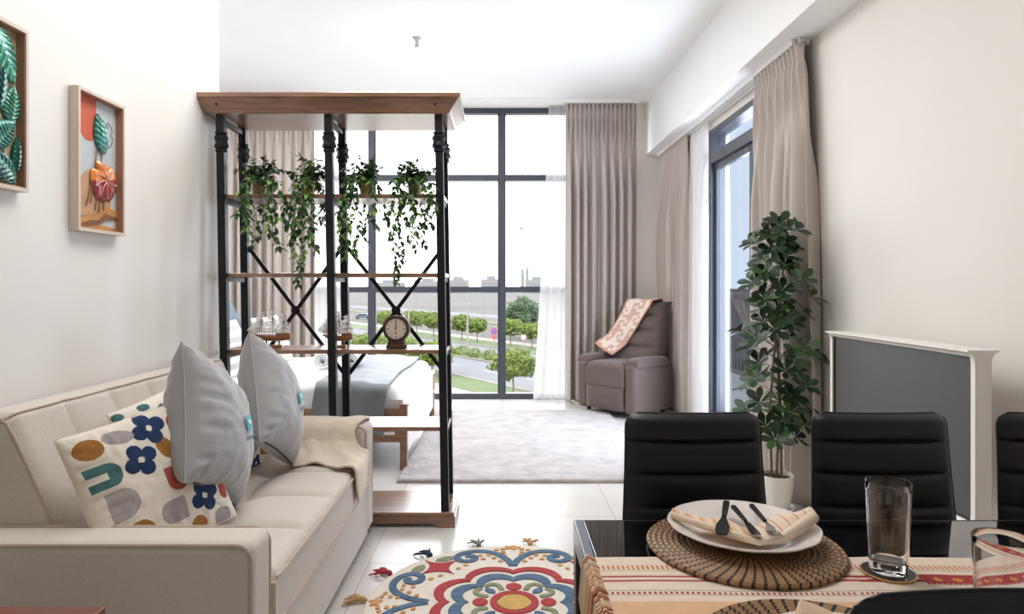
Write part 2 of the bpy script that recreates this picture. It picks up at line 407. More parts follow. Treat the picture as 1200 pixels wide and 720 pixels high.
# low white boundary wall right of the middle mullion
mb = MB()
a, b = rn * 62.5 + rd * 22, rn * 62.5 + rd * 84
mb.bar(a + Vector((0, 0, GZ + .9)), b + Vector((0, 0, GZ + .9)), .25, 1.9)
mb.bar(a + Vector((0, 0, GZ + 1.9)), b + Vector((0, 0, GZ + 1.9)), .4, .12)
g = mb.build('garden_wall', M['garden'], smooth=False, bevel=.02); tag(g, 'long low white boundary wall across the street outside', 'wall')
def at_ground(px, py):
    Y = (EYE - GZ) * F / (py - VY); return Vector(((px - VX) * Y / F, Y, GZ))
def leaf_cloud(mb, c, sx, sy, szz, n, size, mi=0, seed=0):
    R = random.Random(seed)
    for _ in range(n):
        while True:
            d = Vector((R.uniform(-1, 1), R.uniform(-1, 1), R.uniform(-1, 1)))
            if 0.2 < d.length <= 1: break
        d = d.normalized() * (d.length ** 0.4)
        k = 1 + .5 * nz(d.x * 2.2 + seed, d.y * 2.2, d.z * 2.2)
        p = Vector((c[0] + d.x * sx * k, c[1] + d.y * sy * k, c[2] + d.z * szz * k))
        a = Vector((R.gauss(0, 1), R.gauss(0, 1), R.gauss(0, 1))).normalized(); bb = a.orthogonal().normalized(); cc = a.cross(bb)
        s = size * R.uniform(.6, 1.2)
        mb.add([p - a * s, p + bb * s * .5 + cc * s * .15, p + a * s, p - bb * s * .5 + cc * s * .15], [(0, 1, 2, 3)], mi)
def tree(name, label, base, h, trunk_h, w, n, size, m='leafy', seed=1, group=None, cat='tree'):
    t = thing(name, label, cat, tuple(base), 0, group)
    x, y, z = base
    mb = MB(); mb.tube([(x, y, z), (x + .05, y, z + trunk_h * .5), (x, y, z + trunk_h * 1.15)], [h * .028, h * .022, h * .016])
    for k in range(4):
        a = k * PI / 2 + seed; mb.tube([(x, y, z + trunk_h), (x + cos(a) * w * .25, y + sin(a) * w * .25, z + trunk_h + (h - trunk_h) * .5)], [h * .012, h * .006])
    mb.build('trunk', M['bark'], t)
    mb = MB(); ch = (h - trunk_h) / 2
    leaf_cloud(mb, (x, y, z + trunk_h + ch), w / 2, w / 2, ch, n, size, 0, seed)
    mb.ball((x, y, z + trunk_h + ch), 1.0, 8, 0, (w * .27, w * .27, ch * .58))
    mb.build('crown', M[m], t, smooth=False); return t
v = at_ground(601, 463)
tree('street_tree', 'round clipped yellow green tree on the near verge beside the middle mullion', v, 3.55, 1.45, 3.5, 3600, .17, 'leafy', 3)
for k, (s, lab) in enumerate(((14.2, 'yellow green verge tree seen through the shelf behind the bed, nearer one'), (21.5, 'yellow green verge tree seen through the shelf behind the bed, farther one'), (30, 'small verge tree seen under the model ship beside the shelf post'))):
    p = v + rd * s; tree('street_tree', lab, p, 3.3 - .1 * k, 1.1, 4.4, 2600, .2, 'leafy', 11 + k)
# trees of the far verge
for k, (px, py, h, w, lab) in enumerate((
        (598, 405, 3.9, 3.5, 'small round tree on the far verge just right of the middle mullion'),
        (623, 409, 3.6, 3.0, 'small round tree on the far verge half behind the sheer curtain edge'),
        (559, 401, 3.7, 3.0, 'small round tree on the far verge right of the street lamp'),
        (541, 398, 4.0, 3.2, 'small round tree on the far verge left of the street lamp'),
        (508, 395, 4.2, 4.2, 'far verge tree seen through the shelf right of the clock'),
        (488, 391, 4.2, 4.4, 'far verge tree seen behind the crossed braces above the clock'),
        (452, 388, 4.0, 4.6, 'far verge tree seen left of the clock'))):
    tree('verge_tree', lab, at_ground(px, py), h, 1.5, w, 1300, .24, 'leafy', 30 + k)
big = at_ground(612, 396)
tree('big_tree', 'big grey green bushy tree behind the white boundary wall', big, 6.9, 1.4, 5.6, 4200, .26, 'leafy2', 50)
mb = MB()
for k in range(26):
    p = rn * 59.6 + rd * (24 + k * 2.0); leaf_cloud(mb, (p.x, p.y, GZ + .5), 1.2, 1.2, .6, 130, .2, 0, 70 + k)
hedge = mb.build('hedge', M['leafy2'], smooth=False); tag(hedge, 'low clipped hedge along the foot of the white boundary wall', 'hedge')
for k, (px, py, s) in enumerate(((541, 416, 1.0), (556, 419, .8), (573, 422, .8))):
    p = at_ground(px, py); mb = MB(); leaf_cloud(mb, (p.x, p.y, GZ + .55), s * 1.1, s, .6, 420, .13, 0, 120 + k)
    b = mb.build('median_bush', M['leafy'], smooth=False)
    tag(b, ('low bush on the road median at the foot of the street lamp', 'smallest low bush on the road median, between its two neighbours', 'low bush on the road median nearest the mullion')[k], 'bush')
# lamp posts
def lamp_post(px, py, h, arm, label):
    p = at_ground(px, py); t = thing('street_lamp', label, 'street lamp', tuple(p))
    mb = MB(); mb.tube([p, p + Vector((0, 0, h * .5)), p + Vector((0, 0, h))], [.13, .1, .06]); mb.build('pole', M['rail'], t)
    mb = MB(); mb.bar(p + Vector((-arm, 0, h)), p + Vector((arm, 0, h)), .1, .08); mb.build('arm', M['rail'], t, smooth=False)
    for sgn in (-1, 1):
        mb = MB(); mb.box(p.x + sgn * arm - .3, p.x + sgn * arm + .3, p.y - .15, p.y + .15, p.z + h - .02, p.z + h + .1); mb.build('lamp_head', M['rail'], t, smooth=False, bevel=.03)
lamp_post(548, 418, 9.7, .9, 'twin arm street lamp on the road median outside')
lamp_post(479, 400, 9.7, .9, 'twin arm street lamp seen through the shelf right of the clock')
p = Vector((4.4, 150, GZ)); t = thing('light_mast', 'very tall thin light mast standing beyond the big tree', 'light mast', tuple(p))
mb = MB(); mb.tube([p, p + Vector((0, 0, 21.8))], [.25, .14]); mb.build('pole', M['rail'], t)
mb = MB(); mb.lathe([(.2, 21.7), (.9, 21.8), (.9, 22.0), (.2, 22.1)], tuple(p), 12); mb.build('lamp_ring', M['rail'], t)
# round traffic signs
M['sign_blue'] = mat('blue sign', rgb(70, 78, 140), .5); M['sign_red'] = mat('red sign', rgb(176, 70, 80), .5); M['sign_white'] = mat('white sign', rgb(205, 205, 205), .5)
def disc(mb, c, r, mi, dy=-.02, n=24):
    mb.prism([(c[0] + r * cos(2 * PI * k / n), c[2] + r * sin(2 * PI * k / n)) for k in range(n)], c[1] + dy, c[1], mi, 'y')
p = at_ground(579, 407); t = thing('road_sign', 'blue and red no parking sign over a red disc by the mullion', 'road sign', tuple(p))
mb = MB(); mb.tube([p, p + Vector((0, 0, 2.7))], .05); mb.build('pole', M['rail'], t)
mb = MB(); q = p + Vector((0, -.1, 2.3)); disc(mb, q, .52, 1); disc(mb, q + Vector((0, -.02, 0)), .40, 0); mb.bar(q + Vector((-.3, -.05, .3)), q + Vector((.3, -.05, -.3)), .02, .1, 1)
mb.build('round_sign', [M['sign_blue'], M['sign_red']], t, smooth=False)
mb = MB(); q = p + Vector((0, -.1, 1.35)); mb.prism([(q.x - .45, q.z + .35), (q.x, q.z - .4), (q.x + .45, q.z + .35)], q.y - .03, q.y, 0, 'y'); mb.build('lower_sign', M['sign_red'], t, smooth=False)
p = at_ground(613.5, 413); t = thing('road_sign', 'white round speed sign with red rim near the sheer curtain', 'road sign', tuple(p))
mb = MB(); mb.tube([p, p + Vector((0, 0, 2.2))], .05); mb.build('pole', M['rail'], t)
mb = MB(); q = p + Vector((0, -.1, 2.0)); disc(mb, q, .40, 1); disc(mb, q + Vector((0, -.02, 0)), .32, 0); mb.build('round_sign', [M['sign_white'], M['sign_red']], t, smooth=False)
# a parked car far off, seen left of the clock
M['car'] = mat('dark blue car paint', rgb(80, 88, 104), .3, metal=.3); M['rubber'] = mat('tyre rubber', rgb(30, 30, 32), .8); M['carglass'] = mat('dark car glass', rgb(50, 56, 64), .1)
p = at_ground(426, 374); t = thing('car', 'dark car on the far road seen left of the clock', 'car', tuple(p))
mb = MB(); mb.prism([(p.x + a, p.z + b) for a, b in ((-2.2, .3), (2.2, .3), (2.25, .8), (1.5, .95), (.9, 1.45), (-1.1, 1.45), (-1.7, .95), (-2.25, .85))], p.y - .85, p.y + .85, 0, 'y'); mb.build('body', M['car'], t, smooth=False, bevel=.06)
mb = MB(); mb.prism([(p.x + a, p.z + b) for a, b in ((-1.4, .98), (1.3, .98), (.82, 1.38), (-1.02, 1.38))], p.y - .88, p.y - .85, 0, 'y'); mb.build('side_window', M['carglass'], t, smooth=False)
for a in (-1.35, 1.35):
    mb = MB(); disc(mb, p + Vector((a, -.8, .33)), .33, 0, -.2); mb.build('wheel', M['rubber'], t)
# hazy buildings on the horizon
R = random.Random(5)
bl = ((455, 40, 8, 'left of the clock top'), (500, 34, 10, 'behind the right shelf post'), (536, 30, 12, 'left of the street lamp head'), (575, 26, 13, 'left of the middle mullion'), (629, 30, 12, 'beside the sheer curtain'))
for k, (px, w, h, wh) in enumerate(bl):
    Y = 900; X = (px - VX) * Y / F; t = thing('distant_building', 'faint low building on the hazy horizon ' + wh, 'building', (X, Y, GZ))
    mb = MB(); mb.box(X - w / 2, X + w / 2, Y, Y + 20, GZ, GZ + h + 6); mb.box(X - w / 5, X + w / 4, Y, Y + 15, GZ + h + 6, GZ + h + 10); mb.build('walls', M['haze'], t, smooth=False)
    mb = MB(); mb.box(X - w / 2 + 1.5, X + w / 2 - 1.5, Y - .3, Y, GZ + h + 1, GZ + h + 4); mb.build('window_band', M['rail'], t, smooth=False)
for k, (px, h) in enumerate(((612.5, 30), (618, 33))):
    Y = 1000; X = (px - VX) * Y / F; t = thing('tower_block', ('left', 'right')[k] + ' one of two pale twin towers on the hazy horizon', 'building', (X, Y, GZ))
    mb = MB(); mb.box(X - 2.6, X + 2.6, Y, Y + 6, GZ, GZ + h); mb.build('shaft', M['haze'], t, smooth=False)
    mb = MB(); mb.box(X - 1.6, X + 1.6, Y + 1, Y + 5, GZ + h, GZ + h + 5); mb.build('crown_block', M['haze'], t, smooth=False)

# ---------------------------------------------------------------- curtains
M['curtain'] = mat('taupe curtain cloth', rgb(184, 174, 167), 0.9, var=.04, scale=3, bump=.25, bscale=500, sheen=.15, stretch=(1, 1, .3))
M['sheer_bright'] = sheer_mat('brightened door voile', (0.95, 0.95, 0.96, 1), 0.2)  # same voile in a lighter colour, making up for weaker light at the door
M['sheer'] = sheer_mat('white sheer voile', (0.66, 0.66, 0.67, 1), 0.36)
def curtain(name, label, p0, p1, ztop, zbot, folds, amp, m='curtain', seed=0, flare0=0.0, flare1=0.0, pinch=True, nu=None, push=None, fe=1.4):
    """hanging cloth from p0 to p1 (floor points); folds push out along the horizontal normal"""
    a, b = Vector((p0[0], p0[1], 0)), Vector((p1[0], p1[1], 0)); d = b - a; L = d.length; d.normalize(); n = Vector((d.y, -d.x, 0))
    t = thing(name, label, 'curtain', tuple((a + b) / 2 + Vector((0, 0, zbot))))
    ph = [random.Random(seed + k).uniform(-.75, .75) for k in range(folds + 2)]; am = [random.Random(seed + k + 50).uniform(.55, 1.35) for k in range(folds + 2)]
    H = ztop - zbot
    def P(u, v):
        z = ztop - v * H; s = u * folds
        k = int(min(s, folds - 1e-6)); wph = lerp(ph[k], ph[k + 1], s - k); wa = lerp(1, lerp(am[k], am[k + 1], s - k), sstep(.05, .4, v))
        top = sstep(0.0, .05, v) ; body = sstep(.03, .35, v)
        o = amp * wa * body * sin(2 * PI * s + wph * 2.0 * body) + amp * .42 * (1 - body) * sin(4 * PI * s)
        o += amp * .30 * body * sin(2 * PI * s * 2 + seed + wph * 3 + v * 2) + amp * .35 * body * nz(s * .5, v * 1.5, seed)
        if pinch: o *= 1 - .55 * math.exp(-((v - .035) / .018) ** 2)
        x = u * L + (1 - u) * flare0 * v ** fe + u * flare1 * v ** fe + .012 * body * sin(4 * PI * s + seed)
        q = a + d * x + n * o
        if push: q += push(u, v)
        return (q.x, q.y, z)
    mb = MB(); mb.surf(P, nu or folds * 18, 56); o = mb.build('drape', M[m], t, thick=.004 if m == 'curtain' else 0)
    if pinch:
        mb = MB()
        for k in range(folds * 2):
            u = (k + .5) / (folds * 2); q = a + d * (u * L) + n * 0
            mb.box(q.x - .004, q.x + .004, q.y - .004, q.y + .004, ztop - .02, ztop + .03)
        mb.build('hook', M['white_metal'], t, smooth=False)
    return t
curtain('curtain', 'taupe pinch pleat curtain right of the big far window', (.70, 7.31), (1.478, 7.31), 3.285, .012, 8, .056, seed=3)
curtain('curtain', 'taupe pinch pleat curtain at the left end of the far window, behind the shelf', (-3.22, 7.31), (-2.06, 7.31), 3.285, .012, 11, .056, seed=8)
curtain('sheer_curtain', 'white sheer curtain beside the taupe curtain at the far window', (.52, 7.40), (.78, 7.40), 3.285, .02, 5, .022, 'sheer', 5, flare0=-.16, pinch=False, nu=90)
curtain('sheer_curtain', 'white sheer curtain behind the shelf at the left of the far window', (-2.10, 7.40), (-1.72, 7.40), 3.285, .02, 6, .022, 'sheer', 6, pinch=False, nu=90)
curtain('curtain', 'taupe curtain on the far side of the balcony door beside the recliner', (1.768, 7.32), (1.768, 6.36), 2.722, .012, 7, .058, seed=12)
curtain('sheer_curtain', 'white sheer curtain at the far edge of the balcony door', (1.81, 6.37), (1.81, 5.86), 2.722, .02, 7, .026, 'sheer_bright', 15, pinch=False, nu=110)
curtain('curtain', 'taupe curtain behind the potted plant, near side of the balcony door', (1.768, 4.62), (1.768, 3.93), 2.722, .012, 6, .066, seed=21, flare1=.20, fe=.7)
# ================================================================ furniture
M['sofa'] = mat('beige sofa linen', rgb(205, 196, 187), 0.9, var=.05, scale=120, bump=.3, bscale=700, sheen=.1)
M['piping'] = mat('beige piping', rgb(190, 176, 163), 0.85, var=.03)
M['darkfoot'] = mat('dark plastic foot', rgb(38, 34, 32), .5)
M['black_metal'] = mat('black iron', rgb(24, 24, 27), .42, metal=.3, var=.1, spec=.4)
M['shelfwood'] = wood('walnut stained board', rgb(112, 78, 56), rgb(148, 108, 82), .25, 'X', 8, .8)
M['glare_wood'] = mat('foot board with painted glare', rgb(216, 208, 203), .35, var=.03, scale=4)  # pale because the glare on the bed's foot panel is put into the colour
M['bedwood'] = wood('brown bed timber', rgb(122, 88, 66), rgb(158, 120, 94), .45, 'X', 8)
M['linen_white'] = mat('white bed linen', rgb(232, 232, 232), .9, var=.01, bump=.15, bscale=40)
M['runner_grey'] = mat('grey blue bed runner', rgb(116, 122, 127), .55, var=.06, scale=8, bump=.2, bscale=60, sheen=.2)
M['stripe_grey'] = mat('grey cushion stripe', rgb(172, 171, 170), .9); M['cush_blue'] = mat('slate blue cushion', rgb(104, 118, 130), .9)
# ---------------------------------------------------------------- sofa
SX0, SX1, SY0, SY1 = -1.555, -.67, 1.785, 3.455
so = thing('sofa', 'beige linen two seat sofa with tufted seat along the left wall', 'sofa', (-1.11, 2.62, 0))
mb = MB(); mb.box(SX0 + .02, SX1 + .005, SY0 + .14, SY1 - .15, .035, .262); mb.build('base', M['sofa'], so, bevel=.012)
def seat_z(x, y):
    u = (x - (-1.36)) / (.70 / 2); v = (y - 1.93) / (1.37 / 4)
    a = abs((u % 1) * 2 - 1); b = abs((v % 1) * 2 - 1)
    e = 1.0 if x < -.69 else 1 - (x + .69) / .02 * .0
    dip = max(a ** 22 * (.9 if 0 < round(u) < 2 else 0), b ** 26 * (1.0 if 0 < round(v) < 4 else 0))
    tuft = 0
    for tx in (-1.02,):
        for k in (1, 2, 3):
            ty = 1.93 + k * 1.37 / 4; tuft += .026 * math.exp(-(((x - tx) ** 2 + (y - ty) ** 2) / .0045))
    return .444 + .016 * (1 - a ** 4) * (1 - b ** 6) - .014 * dip - tuft * 1.0 + .002 * nz(x * 9, y * 9)
mb = MB(); slab(mb, -1.36, SX1 + .014, 1.932, 3.302, .268, seat_z, .035, 64, 90)
seat = mb.build('seat_cushion', M['sofa'], so, angle=60)
mb = MB()
for z, xx in ((.424, SX1 + .017), (.285, SX1 + .016)):
    mb.tube([(xx - .004, 1.94, z), (xx, 2.0, z), (xx, 3.24, z), (xx - .004, 3.295, z)], .004, 6)
mb.build('piping', M['piping'], seat)
for k, (y0, y1) in enumerate(((SY0, SY0 + .147), (SY1 - .155, SY1))):
    def arm(u, v):
        return None
    mb = MB(); mb.box(SX0, SX1 + .002, y0, y1, .035, .578); ao = mb.build('arm', M['sofa'], so, bevel=.028, seg=4)
    mb = MB()
    for yy in (y0 + .004, y1 - .004):
        q = .018
        pts = [(SX0 + .01, yy, .574), (SX1 - .06, yy, .574)]
        for j in range(7):
            a = PI / 2 * j / 6; pts.append((SX1 - .045 + .043 * sin(a), yy, .531 + .043 * cos(a)))
        pts += [(SX1 - .002, yy, .3), (SX1 - .002, yy, .05)]
        yy2 = yy + (.014 if yy < (y0 + y1) / 2 else -.014)
        mb.tube([(p[0], (yy if p[2] < 2 else yy2), p[2]) for p in pts], .0045, 6)
    mb.build('piping', M['piping'], ao)
# back: reclined profile swept along the sofa with soft upright channels
BY0, BY1 = 1.935, 3.44
prof = [(-1.20, .40), (-1.24, .46), (-1.29, .56), (-1.345, .68), (-1.40, .80), (-1.425, .855), (-1.437, .883), (-1.455, .897), (-1.49, .905), (-1.53, .900), (-1.552, .88), (-1.556, .84), (-1.556, .1)]
def back_f(u, v):
    y = lerp(BY0, BY1, u); s = v * (len(prof) - 1); i = min(int(s), len(prof) - 2); f = s - i
    x = lerp(prof[i][0], prof[i + 1][0], f); z = lerp(prof[i][1], prof[i + 1][1], f)
    ch = u * 6; c = abs((ch % 1) * 2 - 1)
    m = sstep(0, .08, v) * (1 - sstep(.52, .66, v))
    pf = .014 * (1 - c ** 6) * m
    e = max(0, 1 - min(u, 1 - u) / .03)
    x += pf - .02 * e * e * (1 if v < .6 else -.3); z -= .025 * e * e * sstep(.3, .6, v)
    return (x, y, z)
mb = MB(); mb.surf(back_f, 120, 48)
for uu in (0, 1):
    pts = [back_f(uu, j / 48) for j in range(49)]; mb.add(pts + [(-1.2, pts[0][1], .1)], [tuple(range(50))])
bo = mb.build('backrest', M['sofa'], so, angle=50)
mb = MB()
pl = [back_f(.004, j / 48) for j in range(2, 30)]; mb.tube([(p[0] + .004, p[1], p[2] + .002) for p in pl], .0045, 6)
pl = [back_f(j / 60, .56) for j in range(61)]; mb.tube([(p[0] + .004, p[1], p[2] + .003) for p in pl], .004, 6)
mb.build('piping', M['piping'], bo)
for x in (-1.5, -.73):
    for y in (SY0 + .06, SY1 - .06):
        mb = MB(); mb.lathe([(.018, 0), (.022, .036)], (x, y, 0), 12); mb.build('foot', M['darkfoot'], so)
# ---------------------------------------------------------------- cushions
def pillow_mesh(w, h, t, nu0=44, pull=.07, pattern=None, seed=0, wr=.006):
    """pillow in its own frame: x across, y up, z = thickness; returns MB with both sides"""
    mb = MB()
    for sgn in (1, -1):
        nu = nu0 if sgn == 1 else min(nu0, 44)
        def P(u, v):
            a = lerp(-1, 1, 0.5 - .5 * cos(PI * u)) * .55 + (2 * u - 1) * .45; b = lerp(-1, 1, 0.5 - .5 * cos(PI * v)) * .55 + (2 * v - 1) * .45
            x = a * w / 2 * (1 - pull * (1 - b * b)); y = b * h / 2 * (1 - pull * (1 - a * a))
            e = max(0, (1 - a * a)) * max(0, (1 - b * b)); th = t / 2 * e ** .42
            edge = (1 - abs(a)) * (1 - abs(b))
            th += wr * nz(a * 3 + seed, b * 3, sgn) * min(1, edge * 6) + wr * .5 * nz(a * 8, b * 8 + seed, sgn) * min(1, edge * 5)
            # gathers that run in from the rim
            m = max(abs(a), abs(b)); q = b if abs(a) > abs(b) else a
            th += wr * 1.1 * sstep(.35, .85, m) * (1 - sstep(.93, 1, m)) * nz(q * 9 + seed * 3, m * 1.2, sgn * 4 + (5 if abs(a) > abs(b) else 0))
            return (x, y, sgn * max(0, th))
        mi = (lambda u, v: pattern(((.5 - .5 * cos(PI * u)) * .55 + u * .45), ((.5 - .5 * cos(PI * v)) * .55 + v * .45))) if (pattern and sgn == 1) else 0
        mb.surf(P, nu, nu, mi)
    return mb
def frame(center, normal, spin, up=(0, 0, 1)):
    n = Vector(normal).normalized(); x = Vector(up).cross(n).normalized(); y = n.cross(x)
    R = Matrix((x, y, n)).transposed().to_4x4()
    return Matrix.Translation(Vector(center)) @ R @ Matrix.Rotation(spin, 4, 'Z')
def rim(w, h, pull=.07, n=16, sides=(0, 1, 2, 3)):
    out = []
    for s in sides:
        for i in range(n):
            q = -1 + 2 * i / n
            a, b = ((q, -1), (1, q), (-q, 1), (-1, -q))[s]
            out.append((a * w / 2 * (1 - pull * (1 - b * b)), b * h / 2 * (1 - pull * (1 - a * a)), 0))
    return out
M['velvet'] = mat('silver grey velvet', rgb(152, 150, 151), .62, var=.07, scale=7, bump=.15, bscale=90, sheen=.6)
M['seam_dark'] = mat('dark zip seam', rgb(46, 46, 52), .7); M['aqua'] = mat('turquoise print', rgb(40, 184, 196), .6); M['print_white'] = mat('white print', rgb(235, 245, 245), .6)
M['print_faint'] = mat('faint blue print', rgb(140, 170, 182), .7)
def surf_z(w, h, t, x, y):
    a = x / (w / 2); b = y / (h / 2); return t / 2 * (max(0, 1 - a * a) * max(0, 1 - b * b)) ** .42
def grey_cushion(label, center, normal, spin, w=.46, t=.20, seed=1, logo=(.02, .0), lspin=0.0, zipside=0):
    Fm = frame(center, normal, spin)
    loc = Vector(center); t0 = thing('grey_cushion', label, 'cushion', tuple(loc), 0, None)
    mb = pillow_mesh(w, w, t, seed=seed, wr=.009); mb.xf(Fm); body = mb.build('cover', M['velvet'], t0, angle=80)
    mb = MB(); mb.tube([(p[0], p[1], p[2]) for p in rim(w, w)], .0035, 6, closed=True); mb.xf(Fm); mb.build('edge_seam', M['velvet'], t0)
    mb = MB(); rr = rim(w, w, sides=(zipside,)); mb.tube([(p[0] * 1.005, p[1] * 1.005, .004) for p in rr[2:]], .004, 6); mb.xf(Fm); mb.build('zip', M['seam_dark'], t0)
    # turquoise round emblem with a pale squiggle and a faint line of script under it
    cx, cy = logo; mb = MB()
    Rl = Matrix.Rotation(lspin, 4, 'Z')
    def on(px, py, lift):
        q = Rl @ Vector((px, py, 0)); x, y = cx + q.x, cy + q.y; return (x, y, surf_z(w, w, t, x, y) + lift)
    ring = [on(.030 * cos(2 * PI * k / 28), .030 * sin(2 * PI * k / 28), .008) for k in range(28)]
    mb.add([on(0, 0, .008)] + ring, [(0, k + 1, (k + 1) % 28 + 1) for k in range(28)], 0)
    mb.tube([on(-.017 + .034 * k / 20, .008 * sin(k * .95) + .002, .0095) for k in range(21)], .0022, 5, 1)
    mb.tube([on(-.052 + .104 * k / 60, -.050 + .005 * sin(k * 1.7) * (1 + .6 * sin(k * .6)), .0085) for k in range(61)], .0012, 4, 2)
    mb.xf(Fm); mb.build('emblem', [M['aqua'], M['print_white'], M['print_faint']], body, smooth=False)
    return t0
grey_cushion('large grey velvet cushion with turquoise emblem, nearer one of the grey pair on the sofa', (-1.035, 2.36, .765), (.965, .13, .20), -.50, .475, .26, 1, (.0, -.01), .44)
grey_cushion('grey velvet cushion with turquoise emblem beside the cream throw, farther one of the pair', (-1.01, 2.92, .765), (.965, .12, .22), -.48, .475, .24, 4, (.0, -.01), .44)
# patterned cushions: pattern(u,v) gives a colour slot on the printed side
M['pat'] = [mat('cream cotton', rgb(228, 219, 206), .95, var=.02, bump=.3, bscale=400)] + [mat(n, c, .98, var=.08, scale=60, bump=.5, bscale=350) for n, c in (
    ('ochre tuft', rgb(160, 108, 48)), ('teal tuft', rgb(66, 108, 108)), ('navy tuft', rgb(30, 52, 92)), ('grey tuft', rgb(166, 158, 158)), ('terracotta tuft', rgb(172, 84, 72)))]
def blob(u, v, cx, cy, rx, ry, rot=0, p=2.0):
    x, y = u - cx, v - cy; c, s = cos(rot), sin(rot); x, y = (x * c + y * s) / (rx * .88), (-x * s + y * c) / (ry * .88)
    return abs(x) ** p + abs(y) ** p < 1
def arch(u, v, cx, cy, w, h, rot=0, hole=0):
    x, y = u - cx, v - cy; c, s = cos(rot), sin(rot); x, y = x * c + y * s, -x * s + y * c
    ins = abs(x) < w and -h < y < h - w + math.sqrt(max(0, w * w - x * x)) if abs(x) < w else False
    if ins and hole and abs(x) < hole and y < h * .15: return False
    return ins
def flower(u, v, cx, cy, r, rot=.4):
    if blob(u, v, cx, cy, r * .25, r * .25, rot, 1): return False
    return any(blob(u, v, cx + r * .56 * cos(rot + k * PI / 2), cy + r * .56 * sin(rot + k * PI / 2), r * .50, r * .50) for k in range(4))
def pattern(u, v):
    if blob(u, v, .13, .87, .105, .085): return 1
    if blob(u, v, .33, .89, .12, .06, -.2): return 4
    if flower(u, v, .55, .88, .13, .2): return 3
    if arch(u, v, .80, .86, .075, .11, PI / 2 + .1): return 5
    if blob(u, v, .95, .95, .04, .06): return 2
    if arch(u, v, .15, .66, .085, .11, -PI / 2 - .0, .024): return 2
    if flower(u, v, .40, .68, .125, .35): return 3
    if blob(u, v, .60, .70, .065, .105, .3): return 1
    if blob(u, v, .80, .68, .075, .105, .3, 3): return 4
    if blob(u, v, .95, .66, .04, .09): return 2
    if arch(u, v, .20, .44, .105, .10, -PI / 2): return 4
    if arch(u, v, .60, .46, .085, .095, PI + .0): return 5
    if blob(u, v, .84, .46, .085, .10): return 2
    if arch(u, v, .24, .20, .11, .09, 0): return 1
    if arch(u, v, .50, .24, .085, .10, PI * .5): return 4
    if flower(u, v, .76, .25, .125, .3): return 3
    if blob(u, v, .94, .24, .05, .09): return 5
    if flower(u, v, .44, .03, .10, .3): return 3
    if blob(u, v, .66, .06, .075, .08): return 1
    if blob(u, v, .87, .05, .08, .07, 0, 3): return 4
    return 0
def pat_cushion(label, center, normal, spin, w=.44, t=.15, pf=pattern, seed=0, nu=90):
    Fm = frame(center, normal, spin); t0 = thing('patterned_cushion', label, 'cushion', tuple(center))
    mb = pillow_mesh(w, w, t, nu, .04, pf, seed, .004); mb.xf(Fm); mb.build('cover', M['pat'], t0, angle=80)
    mb = MB(); mb.tube(rim(w, w, .04), .0035, 6, closed=True); mb.xf(Fm); mb.build('edge_seam', M['pat'][0], t0); return t0
pat_cushion('cream cushion tufted with ochre, navy and teal shapes, by the near sofa arm', (-1.10, 2.10, .655), (.80, -.52, .36), .17, .44, .13, nu=240)
pat_cushion('patterned cushion almost hidden behind the nearer grey cushion', (-1.25, 2.50, .66), (.90, -.12, .38), .12, .42, .12, lambda u, v: pattern(v, 1 - u), 3)
pat_cushion('patterned cushion with navy shapes hidden behind the farther grey cushion', (-1.20, 3.02, .63), (.92, -.1, .38), -.15, .40, .12, lambda u, v: pattern(1 - u, v), 5)
# ---------------------------------------------------------------- cream throw over the far arm
M['knit'] = mat('cream waffle knit', rgb(222, 208, 188), .98, var=.03, scale=40, bump=.8, bscale=260, sheen=.2)
q_path = [(3.475, .50), (3.472, .575), (3.44, .596), (3.36, .600), (3.305, .594), (3.280, .565), (3.266, .51), (3.235, .478), (3.17, .470), (3.08, .469), (2.985, .468)]
ql = [0]
for i in range(1, len(q_path)): ql.append(ql[-1] + math.dist(q_path[i - 1], q_path[i]))
def q_at(s):
    s *= ql[-1]
    for i in range(1, len(ql)):
        if s <= ql[i] + 1e-9:
            f = (s - ql[i - 1]) / (ql[i] - ql[i - 1]); return (lerp(q_path[i - 1][0], q_path[i][0], f), lerp(q_path[i - 1][1], q_path[i][1], f))
    return q_path[-1]
def throw_f(u, v):
    y, z = q_at(v)
    x0 = -1.16 + .22 * v; p = lerp(x0, -.672 + lerp(-.035, .17, sstep(.45, 1.0, v)) + .02 * sin(v * 9), u)
    y += (-.05 * u * v + .03 * sin(u * 7)) * sstep(.5, 1, v)
    w = .010 * sin(u * 17 + v * 4) * sstep(.15, .5, v) + .008 * nz(u * 5, v * 5, 3)
    z += max(-.004, w); xf = SX1 + .004
    r = .02
    if p > xf:
        ex = p - xf; a = min(ex / r, PI / 2); z -= r * (1 - cos(a)) + max(0, ex - r * PI / 2); x = xf + r * sin(a) + .006 + .008 * abs(sin(v * 13)) * min(1, ex * 12)
    else: x = p
    return (x, y, z)
mb = MB(); mb.surf(throw_f, 60, 70); th = mb.build('throw_blanket', M['knit'], thick=.010, angle=80)
tag(th, 'cream knitted throw draped over the far arm of the sofa', 'throw')
# ---------------------------------------------------------------- side table at the camera
M['redwood'] = wood('reddish brown table wood', rgb(96, 52, 38), rgb(128, 72, 52), .35, 'X', 8)
st = thing('side_table', 'reddish brown wooden side table in front of the near sofa arm', 'side table', (-1.13, 1.24, 0))
mb = MB(); mb.box(-1.40, -.88, 1.02, 1.48, .535, .56); mb.build('tabletop', M['redwood'], st, bevel=.004)
mb = MB(); mb.box(-1.36, -.92, 1.06, 1.44, .47, .535); mb.build('apron', M['redwood'], st, bevel=.002)
for x in (-1.35, -.93):
    for y in (1.07, 1.43):
        mb = MB(); mb.box(x - .02, x + .02, y - .02, y + .02, 0, .535); mb.build('leg', M['redwood'], st, bevel=.003)
